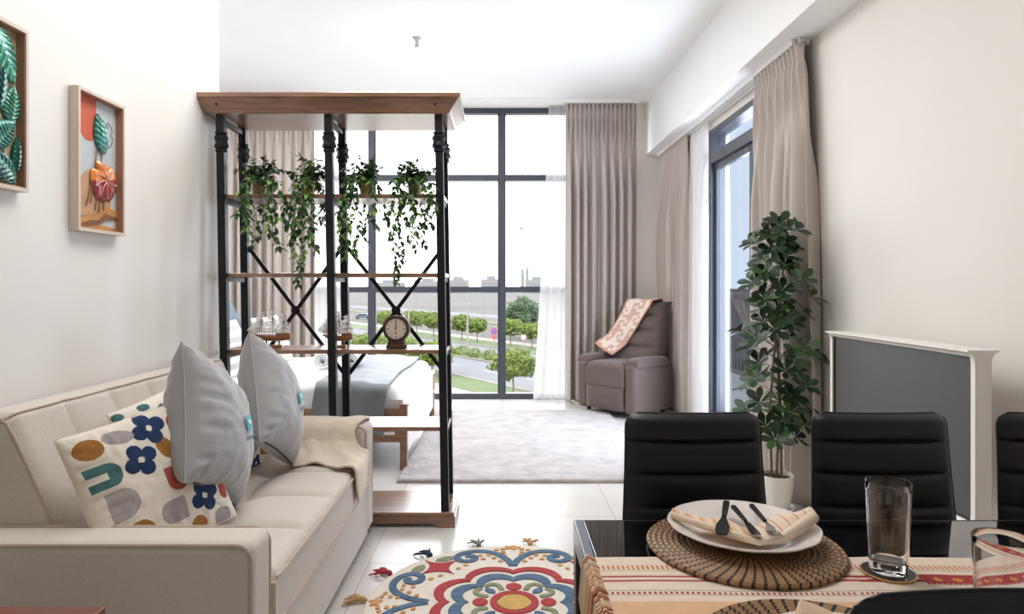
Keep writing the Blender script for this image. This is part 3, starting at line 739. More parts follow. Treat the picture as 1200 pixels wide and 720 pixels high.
# ---------------------------------------------------------------- room divider shelf
sh = thing('shelf_divider', 'open room divider shelf with wooden boards and black iron posts', 'shelf', (-.90, 3.69, 0))
def lean(mb):
    for i, (x, y, z) in enumerate(mb.v): mb.v[i] = (x - (z - 1.1) * .0165, y, z)
    return mb
FY, BYY = 3.545, 3.845; PX = (-1.478, -.904, -.318)
x0, x1, y0, y1 = PX[0] - .05, PX[2] + .05, FY - .04, BYY + .04
mb = MB(); rings = [(0, 2.180), (.012, 2.184), (.018, 2.196), (.060, 2.246), (.072, 2.250), (.072, 2.272), (.066, 2.276)]
vs, fs = [], []
for (e, z) in rings:
    vs += [(x0 - e * .8, y0 - e, z), (x1 + e, y0 - e, z), (x1 + e, y1 + e, z), (x0 - e * .8, y1 + e, z)]
for i in range(len(rings) - 1):
    for k in range(4): fs.append((i * 4 + k, i * 4 + (k + 1) % 4, i * 4 + 4 + (k + 1) % 4, i * 4 + 4 + k))
fs += [(3, 2, 1, 0), tuple(len(vs) - 4 + k for k in range(4))]
lean(mb.add(vs, fs)).build('cornice', M['shelfwood'], sh, smooth=False, bevel=.002)
mb = MB()
for x in (PX[0] + .01, PX[2] - .01):
    mb.ball((x, y0 - .04, 2.22), .008, 6)
lean(mb).build('screw_plug', M['darkfoot'], sh)
for z in (1.764, 1.342, .933, .520):
    mb = MB(); mb.box(PX[0] - .018, PX[2] + .018, FY + .005, BYY - .005, z - .022, z); lean(mb).build('shelf', M['shelfwood'], sh, smooth=False, bevel=.002)
    for x in PX:
        mb = MB(); mb.box(x - .012, x + .012, FY + .02, BYY - .02, z - .047, z - .023); lean(mb).build('side_rail', M['black_metal'], sh, smooth=False)
for x in PX:
    mb = MB(); mb.box(x - .012, x + .012, FY + .02, BYY - .02, 2.14, 2.165); lean(mb).build('side_rail', M['black_metal'], sh, smooth=False)
    for y in (FY, BYY):
        mb = MB(); mb.box(x - .021, x + .021, y - .021, y + .021, .075, 2.182); lean(mb); po = mb.build('post', M['black_metal'], sh, smooth=False, bevel=.003)
        mb = MB(); c = [(.024, -.055), (.031, -.052), (.031, -.042), (.026, -.038), (.034, -.030), (.036, -.018), (.030, -.006), (.030, .006), (.036, .018), (.034, .030), (.026, .038), (.031, .042), (.031, .052), (.024, .055)]
        mb.lathe(c, (x, y, 2.04), 16, wob=lambda a, i: 1 + (.10 * cos(6 * a) if 3 < i < 9 else 0)); lean(mb).build('collar', M['black_metal'], po)
for a, b in ((PX[0], PX[1]), (PX[1], PX[2])):
    mb = MB(); mb.bar((a + .015, BYY + .012, 1.50), (b - .015, BYY + .012, .765), .022, .006, up=(0, 1, 0)); lean(mb).build('brace', M['black_metal'], sh, smooth=False)
    mb = MB(); mb.bar((a + .015, BYY + .019, .765), (b - .015, BYY + .019, 1.50), .022, .006, up=(0, 1, 0)); lean(mb).build('brace', M['black_metal'], sh, smooth=False)
    mb = MB(); m = (a + b) / 2; mb.lathe([(.012, -.012), (.026, -.008), (.026, .008), (.012, .012)], (0, 0, 0), 14); mb.xf(Matrix.Translation((m, BYY + .008, 1.1325)) @ Matrix.Rotation(PI / 2, 4, 'X')); lean(mb).build('brace_boss', M['black_metal'], sh)
bx0, bx1, by0, by1 = PX[0] - .05, PX[2] + .055, FY - .045, BYY + .045
mb = MB(); mb.box(bx0 + .005, bx1 - .005, by0 + .005, by1 - .005, .060, .078); lean(mb).build('bottom_board', M['shelfwood'], sh, smooth=False, bevel=.003)
def bracket(a, b, h0=.0, h1=.060, foot=.13, up=.022):
    return [(a, h0), (a + foot * .55, h0), (a + foot * .7, h0 + up * .4), (a + foot, h0 + up), (b - foot, h0 + up), (b - foot * .7, h0 + up * .4), (b - foot * .55, h0), (b, h0), (b, h1), (a, h1)]
mb = MB(); mb.prism(bracket(bx0, bx1), by0, by0 + .02, 0, 'y'); mb.prism(bracket(bx0, bx1), by1 - .02, by1, 0, 'y')
mb.prism(bracket(by0 + .0205, by1 - .0205, foot=.07), bx0, bx0 + .02, 0, 'x'); mb.prism(bracket(by0 + .0205, by1 - .0205, foot=.07), bx1 - .02, bx1, 0, 'x')
lean(mb).build('plinth', M['shelfwood'], sh, smooth=False)
LEAN = lambda x, z: x - (z - 1.1) * .0165
# ---------------------------------------------------------------- bed
bd = thing('bed', 'double bed with brown timber frame and glare whitened foot panel behind the shelf', 'bed', (-1.78, 5.55, 0))
EX = -.655; Y0b, Y1b = 4.60, 6.50
for y in (Y0b, Y1b - .05):
    mb = MB(); mb.box(EX - .05, EX, y, y + .05, 0, .455); mb.build('post', M['bedwood'], bd, smooth=False, bevel=.003)
    mb = MB(); mb.box(-2.90, -2.84, y, y + .05, 0, .95); mb.build('post', M['bedwood'], bd, smooth=False, bevel=.003)
mb = MB(); mb.box(EX - .035, EX - .010, Y0b + .05, Y1b - .05, .10, .43); mb.build('foot_panel', M['glare_wood'], bd, smooth=False)
mb = MB(); mb.box(EX - .045, EX + .004, Y0b + .05, Y1b - .05, .43, .455); mb.box(EX - .012, EX - .002, Y0b + .05, Y1b - .05, .25, .268); mb.build('foot_rail', M['glare_wood'], bd, smooth=False, bevel=.002)
for y in (Y0b, Y1b - .04):
    mb = MB(); mb.box(-2.84, EX - .05, y + .005, y + .035, .19, .42); mb.build('side_rail', M['bedwood'], bd, smooth=False, bevel=.003)
mb = MB(); mb.box(-.86, -.74, Y0b - .012, Y0b + .004, .245, .265); mb.build('metal_handle', M['white_metal'], bd, smooth=False, bevel=.003)
mb = MB(); mb.box(-2.90, -2.86, Y0b + .05, Y1b - .05, .2, 1.0); mb.build('headboard', M['bedwood'], bd, smooth=False, bevel=.006)
mb = MB(); mb.box(-2.84, EX - .06, Y0b + .05, Y1b - .05, .25, .33); mb.build('slat_base', M['bedwood'], bd, smooth=False)
mb = MB(); slab(mb, -2.82, EX - .035, Y0b + .045, Y1b - .05, .335, lambda x, y: .565 + .008 * nz(x * 3, y * 3), .085, 60, 60)
mt = mb.build('mattress', M['linen_white'], bd, angle=60)
# duvet over the head two thirds, tucked and puffed
mb = MB(); slab(mb, -2.55, -1.10, Y0b + .03, Y1b - .035, .30, lambda x, y: .592 + .014 * nz(x * 4, y * 4, 2) + .006 * nz(x * 11, y * 9, 5), .06, 60, 60)
dv = mb.build('duvet', M['linen_white'], angle=60); tag(dv, 'white duvet spread over the bed', 'duvet')
# bed runner: across the bed and hanging over both sides
def brun(u, v):
    s = lerp(-.30, 1.94 + .22, v); x = lerp(-1.30, -.80, u) + .012 * sin(v * 11) + .03 * (v - .5) * 0
    ya, yb = Y0b - .008, Y1b + .012; top = .606 + .006 * nz(x * 6, s * 6)
    if u > .6: top -= .016 * sstep(.6, .8, u)
    r = .05
    if s < 0: y = ya - .004 * sin(u * 14); z = top - r + s + .0
    elif s > yb - ya: y = yb; z = top - r - (s - (yb - ya))
    else:
        y = ya + s; d = min(s, yb - ya - s); z = top - (r - math.sqrt(max(0, r * r - max(0, r - d) ** 2)))
    if s < 0: x += .02 * sin(s * 9) + .01 * sin(u * 20) * s
    return (x, y - .012 * (1 if s < .02 else 0) + .010 * (s < 0) * sin(u * 16), z)
mb = MB(); mb.surf(brun, 44, 90); br = mb.build('bed_runner', M['runner_grey'], thick=.006, angle=80); tag(br, 'grey blue satin runner across the foot of the bed', 'bed runner')
def bed_pillow(name, label, center, normal, spin, w, h, t, mats, pf=None, seed=0):
    Fm = frame(center, normal, spin); mb = pillow_mesh(w, h, t, 48, .05, pf, seed, .005); mb.xf(Fm)
    o = mb.build(name, mats, angle=80); return tag(o, label, 'pillow')
stripes = lambda u, v: 1 if int(v * 9) % 2 == 1 and .06 < v < .94 else 0
bed_pillow('striped_pillow', 'grey and white striped pillow on the bed, nearer one beside the left shelf post', (-2.06, 5.02, .80), (.94, 0, .34), 0, .62, .44, .16, [M['linen_white'], M['stripe_grey']], stripes, 1)
bed_pillow('striped_pillow', 'grey and white striped pillow on the bed, farther one behind the model ship', (-2.02, 5.86, .80), (.94, 0, .34), 0, .64, .44, .16, [M['linen_white'], M['stripe_grey']], stripes, 2)
bed_pillow('blue_pillow', 'slate blue pillow standing behind the striped pillows on the bed', (-2.24, 5.46, .87), (.93, 0, .36), .1, .62, .56, .14, M['cush_blue'], None, 3)
bed_pillow('white_pillow', 'white pillow against the headboard at the near side of the bed', (-2.55, 5.05, .80), (.93, 0, .36), 0, .66, .44, .15, M['linen_white'], None, 4)
bed_pillow('white_pillow', 'white pillow against the headboard at the window side of the bed', (-2.52, 6.02, .80), (.93, 0, .36), 0, .66, .44, .15, M['linen_white'], None, 5)
# rolled towels
for k, (x, y, lab) in enumerate(((-1.44, 5.50, 'white rolled towel with grey emblem on the bed, left one'), (-1.22, 5.55, 'white rolled towel with turquoise emblem on the bed, right one'))):
    t = thing('rolled_towel', lab, 'towel', (x, y, .61)); mb = MB()
    Lh = .17; r = .062; n = 60; pts = []
    for i in range(n + 1):
        a = i / n * 2 * PI * 2.6; rr = r * (.28 + .72 * i / n); pts.append((rr * cos(a), rr * sin(a)))
    vs = [(x + p[0], y - Lh, .61 + r + p[1]) for p in pts] + [(x + p[0], y + Lh, .61 + r + p[1]) for p in pts]
    mb.add(vs, [(i, i + 1, n + 2 + i, n + 1 + i) for i in range(n)]); mb.build('towel_roll', M['linen_white'], t, thick=.012)
    mb = MB(); 
    q = [(x + .022 * cos(a * .5), y - Lh - .008, .61 + r + .022 * sin(a * .5)) for a in range(9)]
    if k == 0: mb.tube(q, .003, 5)
    else:
        mb.ball((x + .035, y - .06, .61 + r * 1.72), .022, 8, 0, (1, 1.6, .25)); mb.ball((x + .035, y + .05, .61 + r * 1.72), .02, 8, 0, (1, 1.6, .25))
    mb.build('emblem', M['stripe_grey'] if k == 0 else M['aqua'], t)
# ---------------------------------------------------------------- grey rug
M['rug'] = mat('pale mauve grey shag', rgb(170, 162, 160), 1.0, var=.20, scale=7, detail=10, bump=1.0, bscale=160, sheen=.3)
mb = MB(); slab(mb, -.68, 1.07, 4.295, 6.76, .001, lambda x, y: .024 + .005 * nz(x * 28, y * 28) + .003 * nz(x * 70, y * 70, 4), .018, 130, 150)
o = mb.build('area_rug', M['rug'], angle=180); tag(o, 'large pale grey rug in front of the far window', 'rug')
# ---------------------------------------------------------------- recliner
M['recl'] = mat('brown grey recliner fabric', rgb(94, 81, 76), .9, var=.06, scale=150, bump=.3, bscale=500, sheen=.2)
rc = thing('recliner', 'brown grey fabric recliner armchair in the corner by the curtains', 'armchair', (1.262, 6.735, 0), math.radians(-49.5))
def rbox(x0, x1, y0, y1, z0, z1, bev, name, parent=rc, m='recl', seg=4):
    mb = MB(); mb.box(x0, x1, y0, y1, z0, z1); return mb.build(name, M[m], parent, local=True, bevel=bev, seg=seg, angle=60)
for s in (-1, 1):
    xa, xb = sorted((s * .235, s * .365))
    ar = rbox(xa, xb, -.335, .29, .055, .515, .035, 'arm')
    mb = MB(); slab(mb, xa - .012, xb + .012, -.31, .20, .50, lambda x, y: .575 + .012 * cos((y + .05) * 5) , .035, 16, 24); mb.build('arm_pad', M['recl'], ar, local=True, angle=60)
rbox(-.23, .23, -.26, .26, .06, .32, .01, 'base')
mb = MB(); slab(mb, -.238, .238, -.355, .12, .30, lambda x, y: .525 + .012 * (1 - (x / .24) ** 2) - .03 * sstep(-.1, .12, y) * 0, .06, 30, 30); mb.build('seat', M['recl'], rc, local=True, angle=60)
mb = MB(); mb.surf(lambda u, v: (lerp(-.228, .228, u), -.325 - .022 * (1 - (2 * u - 1) ** 6) * (1 - (2 * v - 1) ** 4) - .004 * nz(u * 4, v * 4), lerp(.075, .305, v)), 16, 16); mb.build('footrest', M['recl'], rc, local=True, thick=.03)
def rback(u, v):
    x = lerp(-.285, .285, u); z = lerp(.44, 1.115, v)
    zs_ = [.44, .66, .83, .98, 1.13]; puff = 0
    for a, b in zip(zs_, zs_[1:]):
        if a <= z <= b: puff = .045 * (1 - abs((z - a) / (b - a) * 2 - 1) ** 3)
    e = 1 - abs(2 * u - 1) ** 5; y = .035 + (z - .44) * .27 - puff * e + .05 * (1 - e)
    if v > .9: y += (v - .9) ** 2 * 5
    x *= 1 - .05 * sstep(.8, 1, v); return (x, y, z)
mb = MB(); mb.surf(rback, 24, 60); n0 = len(mb.v)
mb.surf(lambda u, v: (lambda p: (p[0] * .99, lerp(p[1], .16 + (p[2] - .44) * .20 + .06, 1) if 0 else p[1] + .15 * (1 - .35 * v), p[2] - .0))(rback(u, v)), 24, 60)
R_ = 61
ring = [i * R_ for i in range(25)] + [24 * R_ + j for j in range(1, 61)] + [i * R_ + 60 for i in range(23, -1, -1)] + [j for j in range(59, 0, -1)]
n = len(ring); mb.f += [[ring[i], ring[(i + 1) % n], n0 + ring[(i + 1) % n], n0 + ring[i]] for i in range(n)]; mb.m += [0] * n
mb.build('backrest', M['recl'], rc, local=True, angle=60)
for x in (-.28, .28):
    for y in (-.25, .22):
        mb = MB(); mb.lathe([(.02, 0), (.025, .058)], (x, y, 0), 10); mb.build('foot', M['darkfoot'], rc, local=True)
# checked throw on the recliner
M['chk'] = [mat('pink check', rgb(196, 160, 146), .95, var=.03, bump=.3, bscale=300), mat('cream check', rgb(216, 202, 190), .95, var=.03, bump=.3, bscale=300), mat('pink hem', rgb(190, 140, 116), .95)]
def plus(i, j):          # interlocking plus signs
    return 1 if ((i + 2 * j) % 5) in (0, 1) and True else 0
tc = thing('checked_throw', 'pink and cream checked throw hanging down the back of the recliner', 'throw', (1.262, 6.735, .6), math.radians(-49.5))
def thr(u, v):
    s = v
    if s < .10:   # behind the top edge
        z = lerp(1.06, 1.14, s / .10); y = .33 - .0 * s; cxm = .05; hw = .165
        y = lerp(.37, .30, s / .1)
    elif s < .16:
        f = (s - .10) / .06; z = 1.145 - .012 * f; y = lerp(.30, .165, f); cxm = .05; hw = .165
    else:
        f = (s - .16) / .84; z = lerp(1.133, .625, f ** .95); cxm = lerp(.05, -.235, f ** 1.2); hw = lerp(.165, .115, f)
        y = .02 + (z - .44) * .27 - .055
        if z < .72: y -= .10 * sstep(.72, .60, z) if False else .12 * (1 - sstep(.60, .74, z))
    x = cxm + (2 * u - 1) * hw
    # the lower end lies aslant
    z += (2 * u - 1) * -.055 * sstep(.3, 1, s) * -1 * -1
    y -= .008 * sin(u * 6 + s * 5)
    return (x, y, z - .6)
def chk(u, v):
    if u < .05 or u > .95 or v > .97: return 2
    i, j = int(u * 9), int(v * 20); return 1 if ((i + 2 * j) % 5 in (0, 2)) ^ ((i // 2 + j // 2) % 2 == 0) else 0
mb = MB(); mb.surf(thr, 36, 80, chk); mb.build('cloth', M['chk'], tc, local=True, thick=.008, angle=80)
# ================================================================ things on the walls and shelf
def leaf_blade(mb, base, d, up, L, W, mi=0, fold=.25, droop=.2, obov=False):
    d = Vector(d).normalized(); s = d.cross(Vector(up)); s = s.normalized() if s.length > 1e-4 else d.orthogonal().normalized(); n = s.cross(d)
    base = Vector(base)
    st = ((.0, .02), (.3, .45), (.62, .98), (.86, .72), (1.0, .06)) if obov else ((.0, .03), (.22, .75), (.5, 1.0), (.78, .55), (1.0, .02))
    vs = []
    for (t, w) in st:
        c = base + d * L * t - n * droop * L * t * t
        for q in (-1, 0, 1): vs.append(c + s * q * w * W / 2 + n * abs(q) * fold * w * W * .5)
    fs = []
    for i in range(4):
        for q in (0, 1): fs.append((i * 3 + q, i * 3 + q + 1, i * 3 + 4 + q, i * 3 + 3 + q))
    mb.add(vs, fs, mi)
# ---------------------------------------------------------------- framed relief pictures on the left wall
M['frm'] = mat('pinkish beige frame wood', rgb(206, 190, 176), .5, var=.04, scale=20, stretch=(1, 1, .2))
M['frm_in'] = mat('copper inner lining', rgb(168, 124, 100), .5, var=.04)
M['back_blue'] = mat('pale blue grey backing', rgb(186, 192, 194), .8, var=.04, scale=6)
M['back_tan'] = mat('pale tan backing', rgb(176, 160, 132), .8, var=.14, scale=14)
M['terra'] = mat('terracotta paint', rgb(196, 92, 64), .7, var=.06, scale=20); M['sand'] = mat('sand paint', rgb(188, 146, 112), .7, var=.1, scale=20)
M['earth'] = mat('brown earth paint', rgb(132, 84, 50), .6, var=.3, scale=18, stretch=(1, .5, 2)); M['earth2'] = mat('ochre earth paint', rgb(186, 130, 70), .6, var=.2, scale=18)
M['ink'] = mat('dark ink line', rgb(60, 58, 58), .6)
M['teal_a'] = mat('teal glazed relief', rgb(34, 118, 112), .22, metal=.2, var=.25, scale=30, coat=.5); M['teal_b'] = mat('pale teal ridge', rgb(120, 186, 168), .2, metal=.2, var=.15, coat=.5)
M['green_a'] = mat('green glazed relief', rgb(30, 128, 96), .22, metal=.2, var=.3, scale=25, coat=.5); M['navy_a'] = mat('dark teal glazed relief', rgb(22, 64, 76), .22, metal=.2, var=.3, scale=25, coat=.5)
M['orange_a'] = mat('orange glazed relief', rgb(222, 128, 48), .25, metal=.1, var=.12, scale=20, coat=.5); M['red_a'] = mat('crimson glazed relief', rgb(152, 42, 48), .25, metal=.1, var=.15, scale=20, coat=.5); M['ridge'] = mat('pale pink ridge', rgb(238, 206, 190), .3, coat=.3)
def picture(label, y0, y1, z0, z1, backing):
    t = thing('framed_relief_picture', label, 'picture', (WX0, (y0 + y1) / 2, z0)); D = .038; w = .012
    mb = MB(); X0, X1 = WX0 + .001, WX0 + D
    for (a, b, c, d) in ((y0, y1, z0, z0 + w), (y0, y1, z1 - w, z1), (y0, y0 + w, z0 + w, z1 - w), (y1 - w, y1, z0 + w, z1 - w)): mb.box(X0, X1, a, b, c, d)
    mb.build('frame', M['frm'], t, smooth=False)
    mb = MB(); e = w + .001
    for (a, b, c, d) in ((y0 + w, y1 - w, z0 + w, z0 + w + .003), (y0 + w, y1 - w, z1 - w - .003, z1 - w), (y0 + w, y0 + w + .003, z0 + w, z1 - w), (y1 - w - .003, y1 - w, z0 + w, z1 - w)): mb.box(X0, X1 - .004, a, b, c, d)
    mb.build('inner_lining', M['frm_in'], t, smooth=False)
    mb = MB(); mb.box(X0, X0 + .006, y0 + w, y1 - w, z0 + w, z1 - w); mb.build('backing', backing, t, smooth=False)
    iy0, iy1, iz0, iz1 = y0 + w, y1 - w, z0 + w, z1 - w
    return t, (lambda u, v: (lerp(iy0, iy1, u), lerp(iz0, iz1, v))), X0 + .006
def relief_leaf(mb, X, p, ang, L, W, lift, stripes=9, obl=0.0, amp=.006):
    """domed leaf with raised ribs, lying in the wall plane; two colour slots, rib and ground"""
    cy, cz = p
    def P(u, v):
        t = v; w = W / 2 * (sin(PI * min(1, t ** .8)) ** .75) * (1 - .1 * t); a = 2 * u - 1
        x = a * w + obl * sin(PI * t) * L; y = t * L
        dome = lift * (1 - a * a) ** .5 * sin(PI * clamp(t * .94 + .03)) ** .4
        rib = amp * .5 * (1 + cos(2 * PI * (t * stripes - abs(a) * 1.6))) * (1 - abs(a) ** 4) * sin(PI * t) ** .5
        yy = cy + x * cos(ang) - y * sin(ang); zz = cz + x * sin(ang) + y * cos(ang)
        return (X + .002 + max(0, dome) + rib, yy, zz)
    mb.surf(P, 16, 64, lambda u, v: 1 if cos(2 * PI * (v * stripes - abs(2 * u - 1) * 1.6)) > .72 or abs(u - .5) < .035 else 0)
t, uv, X = picture('framed relief picture of an orange leaf and teal leaf on the left wall', 2.418, 2.718, 1.475, 2.003, M['back_blue'])
def flat(name, pts, m, x0, h=.0015, parent=t):
    mb = MB(); mb.prism(pts, x0, x0 + h, 0, 'x'); return mb.build(name, M[m], parent, smooth=False)
flat('terracotta_arch', [uv(.17, 1.0)] + [uv(.17 + .0 * k, .72) for k in ()] + [uv(.34 + .17 * cos(PI + PI * k / 14), .74 + .07 * sin(PI + PI * k / 14)) for k in range(15)] + [uv(.51, 1.0)], 'terra', X)
flat('sand_arch', [uv(.12, .10)] + [uv(.50 + .36 * cos(PI - PI * k / 18), .30 + .17 * sin(PI * k / 18)) for k in range(19)] + [uv(.86, .10)], 'sand', X)
flat('dark_slope', [uv(0, 0), uv(0, .25), uv(.10, .24), uv(.16, .12), uv(.22, 0)], 'earth', X + .0016)
flat('ground_swirl', [uv(.05, 0), uv(.12, .07), uv(.30, .11), uv(.50, .12), uv(.68, .20), uv(1, .17), uv(1, .10), uv(.72, .10), uv(.52, .05), uv(1, .03), uv(1, 0)], 'earth2', X + .0032)
flat('ground_swirl', [uv(.10, .03), uv(.35, .07), uv(.55, .08), uv(.70, .14), uv(1, .12), uv(1, .105), uv(.72, .09), uv(.50, .035), uv(.25, .02)], 'earth', X + .0048)
def mono(k, n, c, ru, rv, notch, seed=0):
    a = 2 * PI * k / n; q = 1 - notch * max(0, sin(a * 5 + seed)) ** 3 * (.6 + .4 * sin(a)); q *= 1 - .25 * math.exp(-((a - PI / 2) / .25) ** 2)
    return uv(c[0] + ru * q * cos(a), c[1] + rv * q * sin(a))
mb = MB(); mb.tube([(X + .003, *mono(k, 60, (.70, .76), .20, .115, .45, 1)) for k in range(60)], .0013, 4, closed=True)
mb.tube([(X + .003, *uv(.60 + .02 * k, .64 + .022 * k)) for k in range(10)], .0013, 4); mb.build('line_leaf', M['ink'], t)
mb = MB()
for (a, b) in (((.50, .62), (.36, .20)), ((.62, .60), (.46, .15)), ((.55, .40), (.55, .14)), ((.66, .34), (.66, .16)), ((.40, .40), (.26, .17))): mb.tube([(X + .006, *uv(*a)), (X + .009, *uv((a[0] + b[0]) / 2 - .01, (a[1] + b[1]) / 2)), (X + .006, *uv(*b))], .0022, 6)
mb.build('stems', M['earth'], t)
mb = MB(); relief_leaf(mb, X + .004, uv(.66, .60), .30, .155, .085, .012, 7); mb.build('teal_leaf', [M['teal_a'], M['teal_b']], t)
mb = MB(); cen = uv(.66, .39); n = 60
rings = []
for j in range(9):
    q = j / 8; rings.append([(X + .006 + .016 * math.sqrt(max(0, 1 - q * q)), *[lerp(cc, pp, q) for cc, pp in zip(cen, mono(k, n, (.66, .39), .31, .165, .35, 2))]) for k in range(n)])
vs = [p for r in rings for p in r]; fs, ms = [], []
for j in range(8):
    for k in range(n):
        fs.append((j * n + k, j * n + (k + 1) % n, (j + 1) * n + (k + 1) % n, (j + 1) * n + k)); zc = vs[j * n + k][2]; ms.append(0 if zc > cen[1] + .012 * sin(k) else 1)
mb.add(vs, fs, ms)
for s in range(9):
    a = PI * (.15 + s * .21); mb.tube([(X + .0075 + .016 * math.sqrt(max(0, 1 - (r_ * .95) ** 2)), *[lerp(cc, pp, r_) for cc, pp in zip(cen, uv(.66 + .30 * cos(a + .5 * r_), .39 + .155 * sin(a + .5 * r_)))]) for r_ in (.1, .3, .5, .7, .88)], .0014, 4, 2)
mb.build('orange_leaf', [M['orange_a'], M['red_a'], M['ridge']], t)
t, uv, X = picture('framed relief picture of green striped leaves, cut by the photo edge', 1.862, 2.164, 1.575, 2.100, M['back_tan'])
for (p, ang, L, W, a, b, st, ob) in ((uv(.60, .985), PI + .50, .185, .115, 'green_a', 'teal_b', 8, 0), (uv(.86, .40), -.10, .125, .078, 'green_a', 'teal_b', 9, 0), (uv(.60, .24), -.75, .125, .085, 'teal_a', 'teal_b', 9, 0),
        (uv(.94, .03), .95, .150, .085, 'navy_a', 'teal_b', 9, .05), (uv(.93, .09), -.05, .12, .036, 'green_a', 'navy_a', 8, 0), (uv(.20, .40), .1, .22, .12, 'green_a', 'teal_b', 10, 0), (uv(.68, .46), -.12, .16, .05, 'navy_a', 'teal_a', 8, 0), (uv(.25, .06), .1, .2, .1, 'green_a', 'teal_b', 9, 0), (uv(.35, .62), .1, .17, .1, 'navy_a', 'green_a', 8, 0)):
    mb = MB(); relief_leaf(mb, X + random.uniform(.002, .008), p, ang, L, W, .011, st, ob); mb.build('leaf', [M[a], M[b]], t)
mb = MB()
for k in range(5): mb.tube([(X + .004, *uv(.35 + .1 * k, .02)), (X + .006, *uv(.45 + .08 * k, .35)), (X + .004, *uv(.5 + .08 * k, .62))], .002, 5)
mb.build('stems', M['navy_a'], t)
# ---------------------------------------------------------------- trailing plants on the top board
M['ivy'] = [mat('dark trailing leaf', rgb(50, 84, 42), .5, var=.35, scale=40), mat('fresh trailing leaf', rgb(120, 156, 66), .5, var=.25, scale=40), mat('vine stem', rgb(70, 84, 48), .7)]
M['goldpot'] = mat('tan gold ceramic', rgb(176, 146, 92), .45, var=.08, scale=20); M['soil'] = mat('dark soil', rgb(52, 40, 32), .95, var=.2, scale=60)
def S(px, py, Y): return ((px - VX) * Y / F, EYE - (py - VY) * Y / F)
ivy = ((-1.332, 'trailing plant in tan pot, first from the left on the top shelf board', ((293, 290), (300, 281), (281, 252), (318, 276), (327, 291), (338, 268), (310, 258), (288, 268))),
       (-1.066, 'trailing plant in tan pot just left of the middle posts, with a long strand', ((347, 336), (351, 322), (358, 304), (343, 290), (369, 292), (378, 266), (341, 262), (362, 276), (383, 256))),
       (-.738, 'trailing plant in tan pot just right of the middle posts', ((396, 288), (404, 302), (411, 272), (419, 305), (428, 290), (441, 270), (451, 256), (400, 262))),
       (-.470, 'trailing plant in tan pot at the right end of the top shelf board', ((462, 335), (467, 318), (476, 302), (489, 292), (497, 287), (505, 266), (455, 282), (511, 250), (483, 262))))
for k, (px, lab, ends) in enumerate(ivy):
    R = random.Random(40 + k); X = LEAN(px, 1.8); Y = 3.69; z0 = 1.765
    t = thing('trailing_plant', lab, 'potted plant', (X, Y, z0), 0, 'trailing plants on the top board')
    mb = MB(); mb.lathe([(.028, 0), (.034, .004), (.040, .080), (.042, .084), (.042, .090), (.036, .090), (.035, .078)], (X, Y, z0), 24); mb.build('pot', M['goldpot'], t)
    mb = MB(); mb.lathe([(.0345, .070), (.0345, .078), (.01, .082)], (X, Y, z0), 16); mb.build('soil', M['soil'], t)
    def leaves(mb, pts, step, L0, seedk):
        acc = 0; side = 1
        for i in range(1, len(pts)):
            a, b = Vector(pts[i - 1]), Vector(pts[i]); acc += (b - a).length
            if acc >= step:
                acc = 0; side = -side; dd = (b - a).normalized()
                for rep in range(2):
                    az = R.uniform(0, 2 * PI); out = Vector((cos(az), sin(az), R.uniform(-.9, .35))) + dd * .5
                    L = L0 * R.uniform(.75, 1.25); base = b
                    leaf_blade(mb, base, out, (R.uniform(-.3, .3), R.uniform(-.3, .3), 1), L, L * .56, 1 if R.random() < .27 else 0, .3, .3)
    for e, (ex, ey) in enumerate(ends):
        front = R.random() < .72; Yh = FY - .035 - R.uniform(0, .03) if front else BYY + .045 + R.uniform(0, .03)
        xe, ze = S(ex, ey, Yh); xe2 = lerp(X, xe, .8)
        top = Vector((X + R.uniform(-.02, .02), Y + R.uniform(-.02, .02), z0 + .085))
        over = Vector((lerp(X, xe, .75), Yh, z0 + .03 + R.uniform(0, .03)))
        mid = (top + over) / 2 + Vector((0, 0, .05 + R.uniform(0, .03)))
        pts = []
        for i in range(13):
            f = i / 12; pts.append(tuple((1 - f) ** 2 * top + 2 * f * (1 - f) * mid + f * f * over))
        n = max(6, int((over.z - ze) / .012))
        for i in range(1, n + 1):
            f = i / n; pts.append((lerp(over.x, xe, f) + .012 * sin(f * 9 + e), Yh + .01 * sin(f * 7 + e * 2), lerp(over.z, ze, f)))
        mb = MB(); mb.tube(pts, .0013, 4, 2); leaves(mb, pts, .013, .039, e); mb.build('vine', M['ivy'], t, angle=80)
    mb = MB()
    for e in range(22):
        az = R.uniform(0, 2 * PI); rr = R.uniform(.03, .13); h = R.uniform(.03, .15) * (1 - rr * 3.2) + .02
        a = Vector((X, Y, z0 + .08)); b = a + Vector((cos(az) * rr, sin(az) * rr * .8, h)); m_ = (a + b) / 2 + Vector((0, 0, .03))
        pts = [tuple((1 - f) ** 2 * a + 2 * f * (1 - f) * m_ + f * f * b) for f in [i / 7 for i in range(8)]]
        mb.tube(pts, .0012, 4, 2); leaves(mb, pts, .012, .036, e)
        leaf_blade(mb, b, b - m_, (0, 0, 1), .034, .017, 0)
    mb.build('foliage', M['ivy'], t, angle=80)
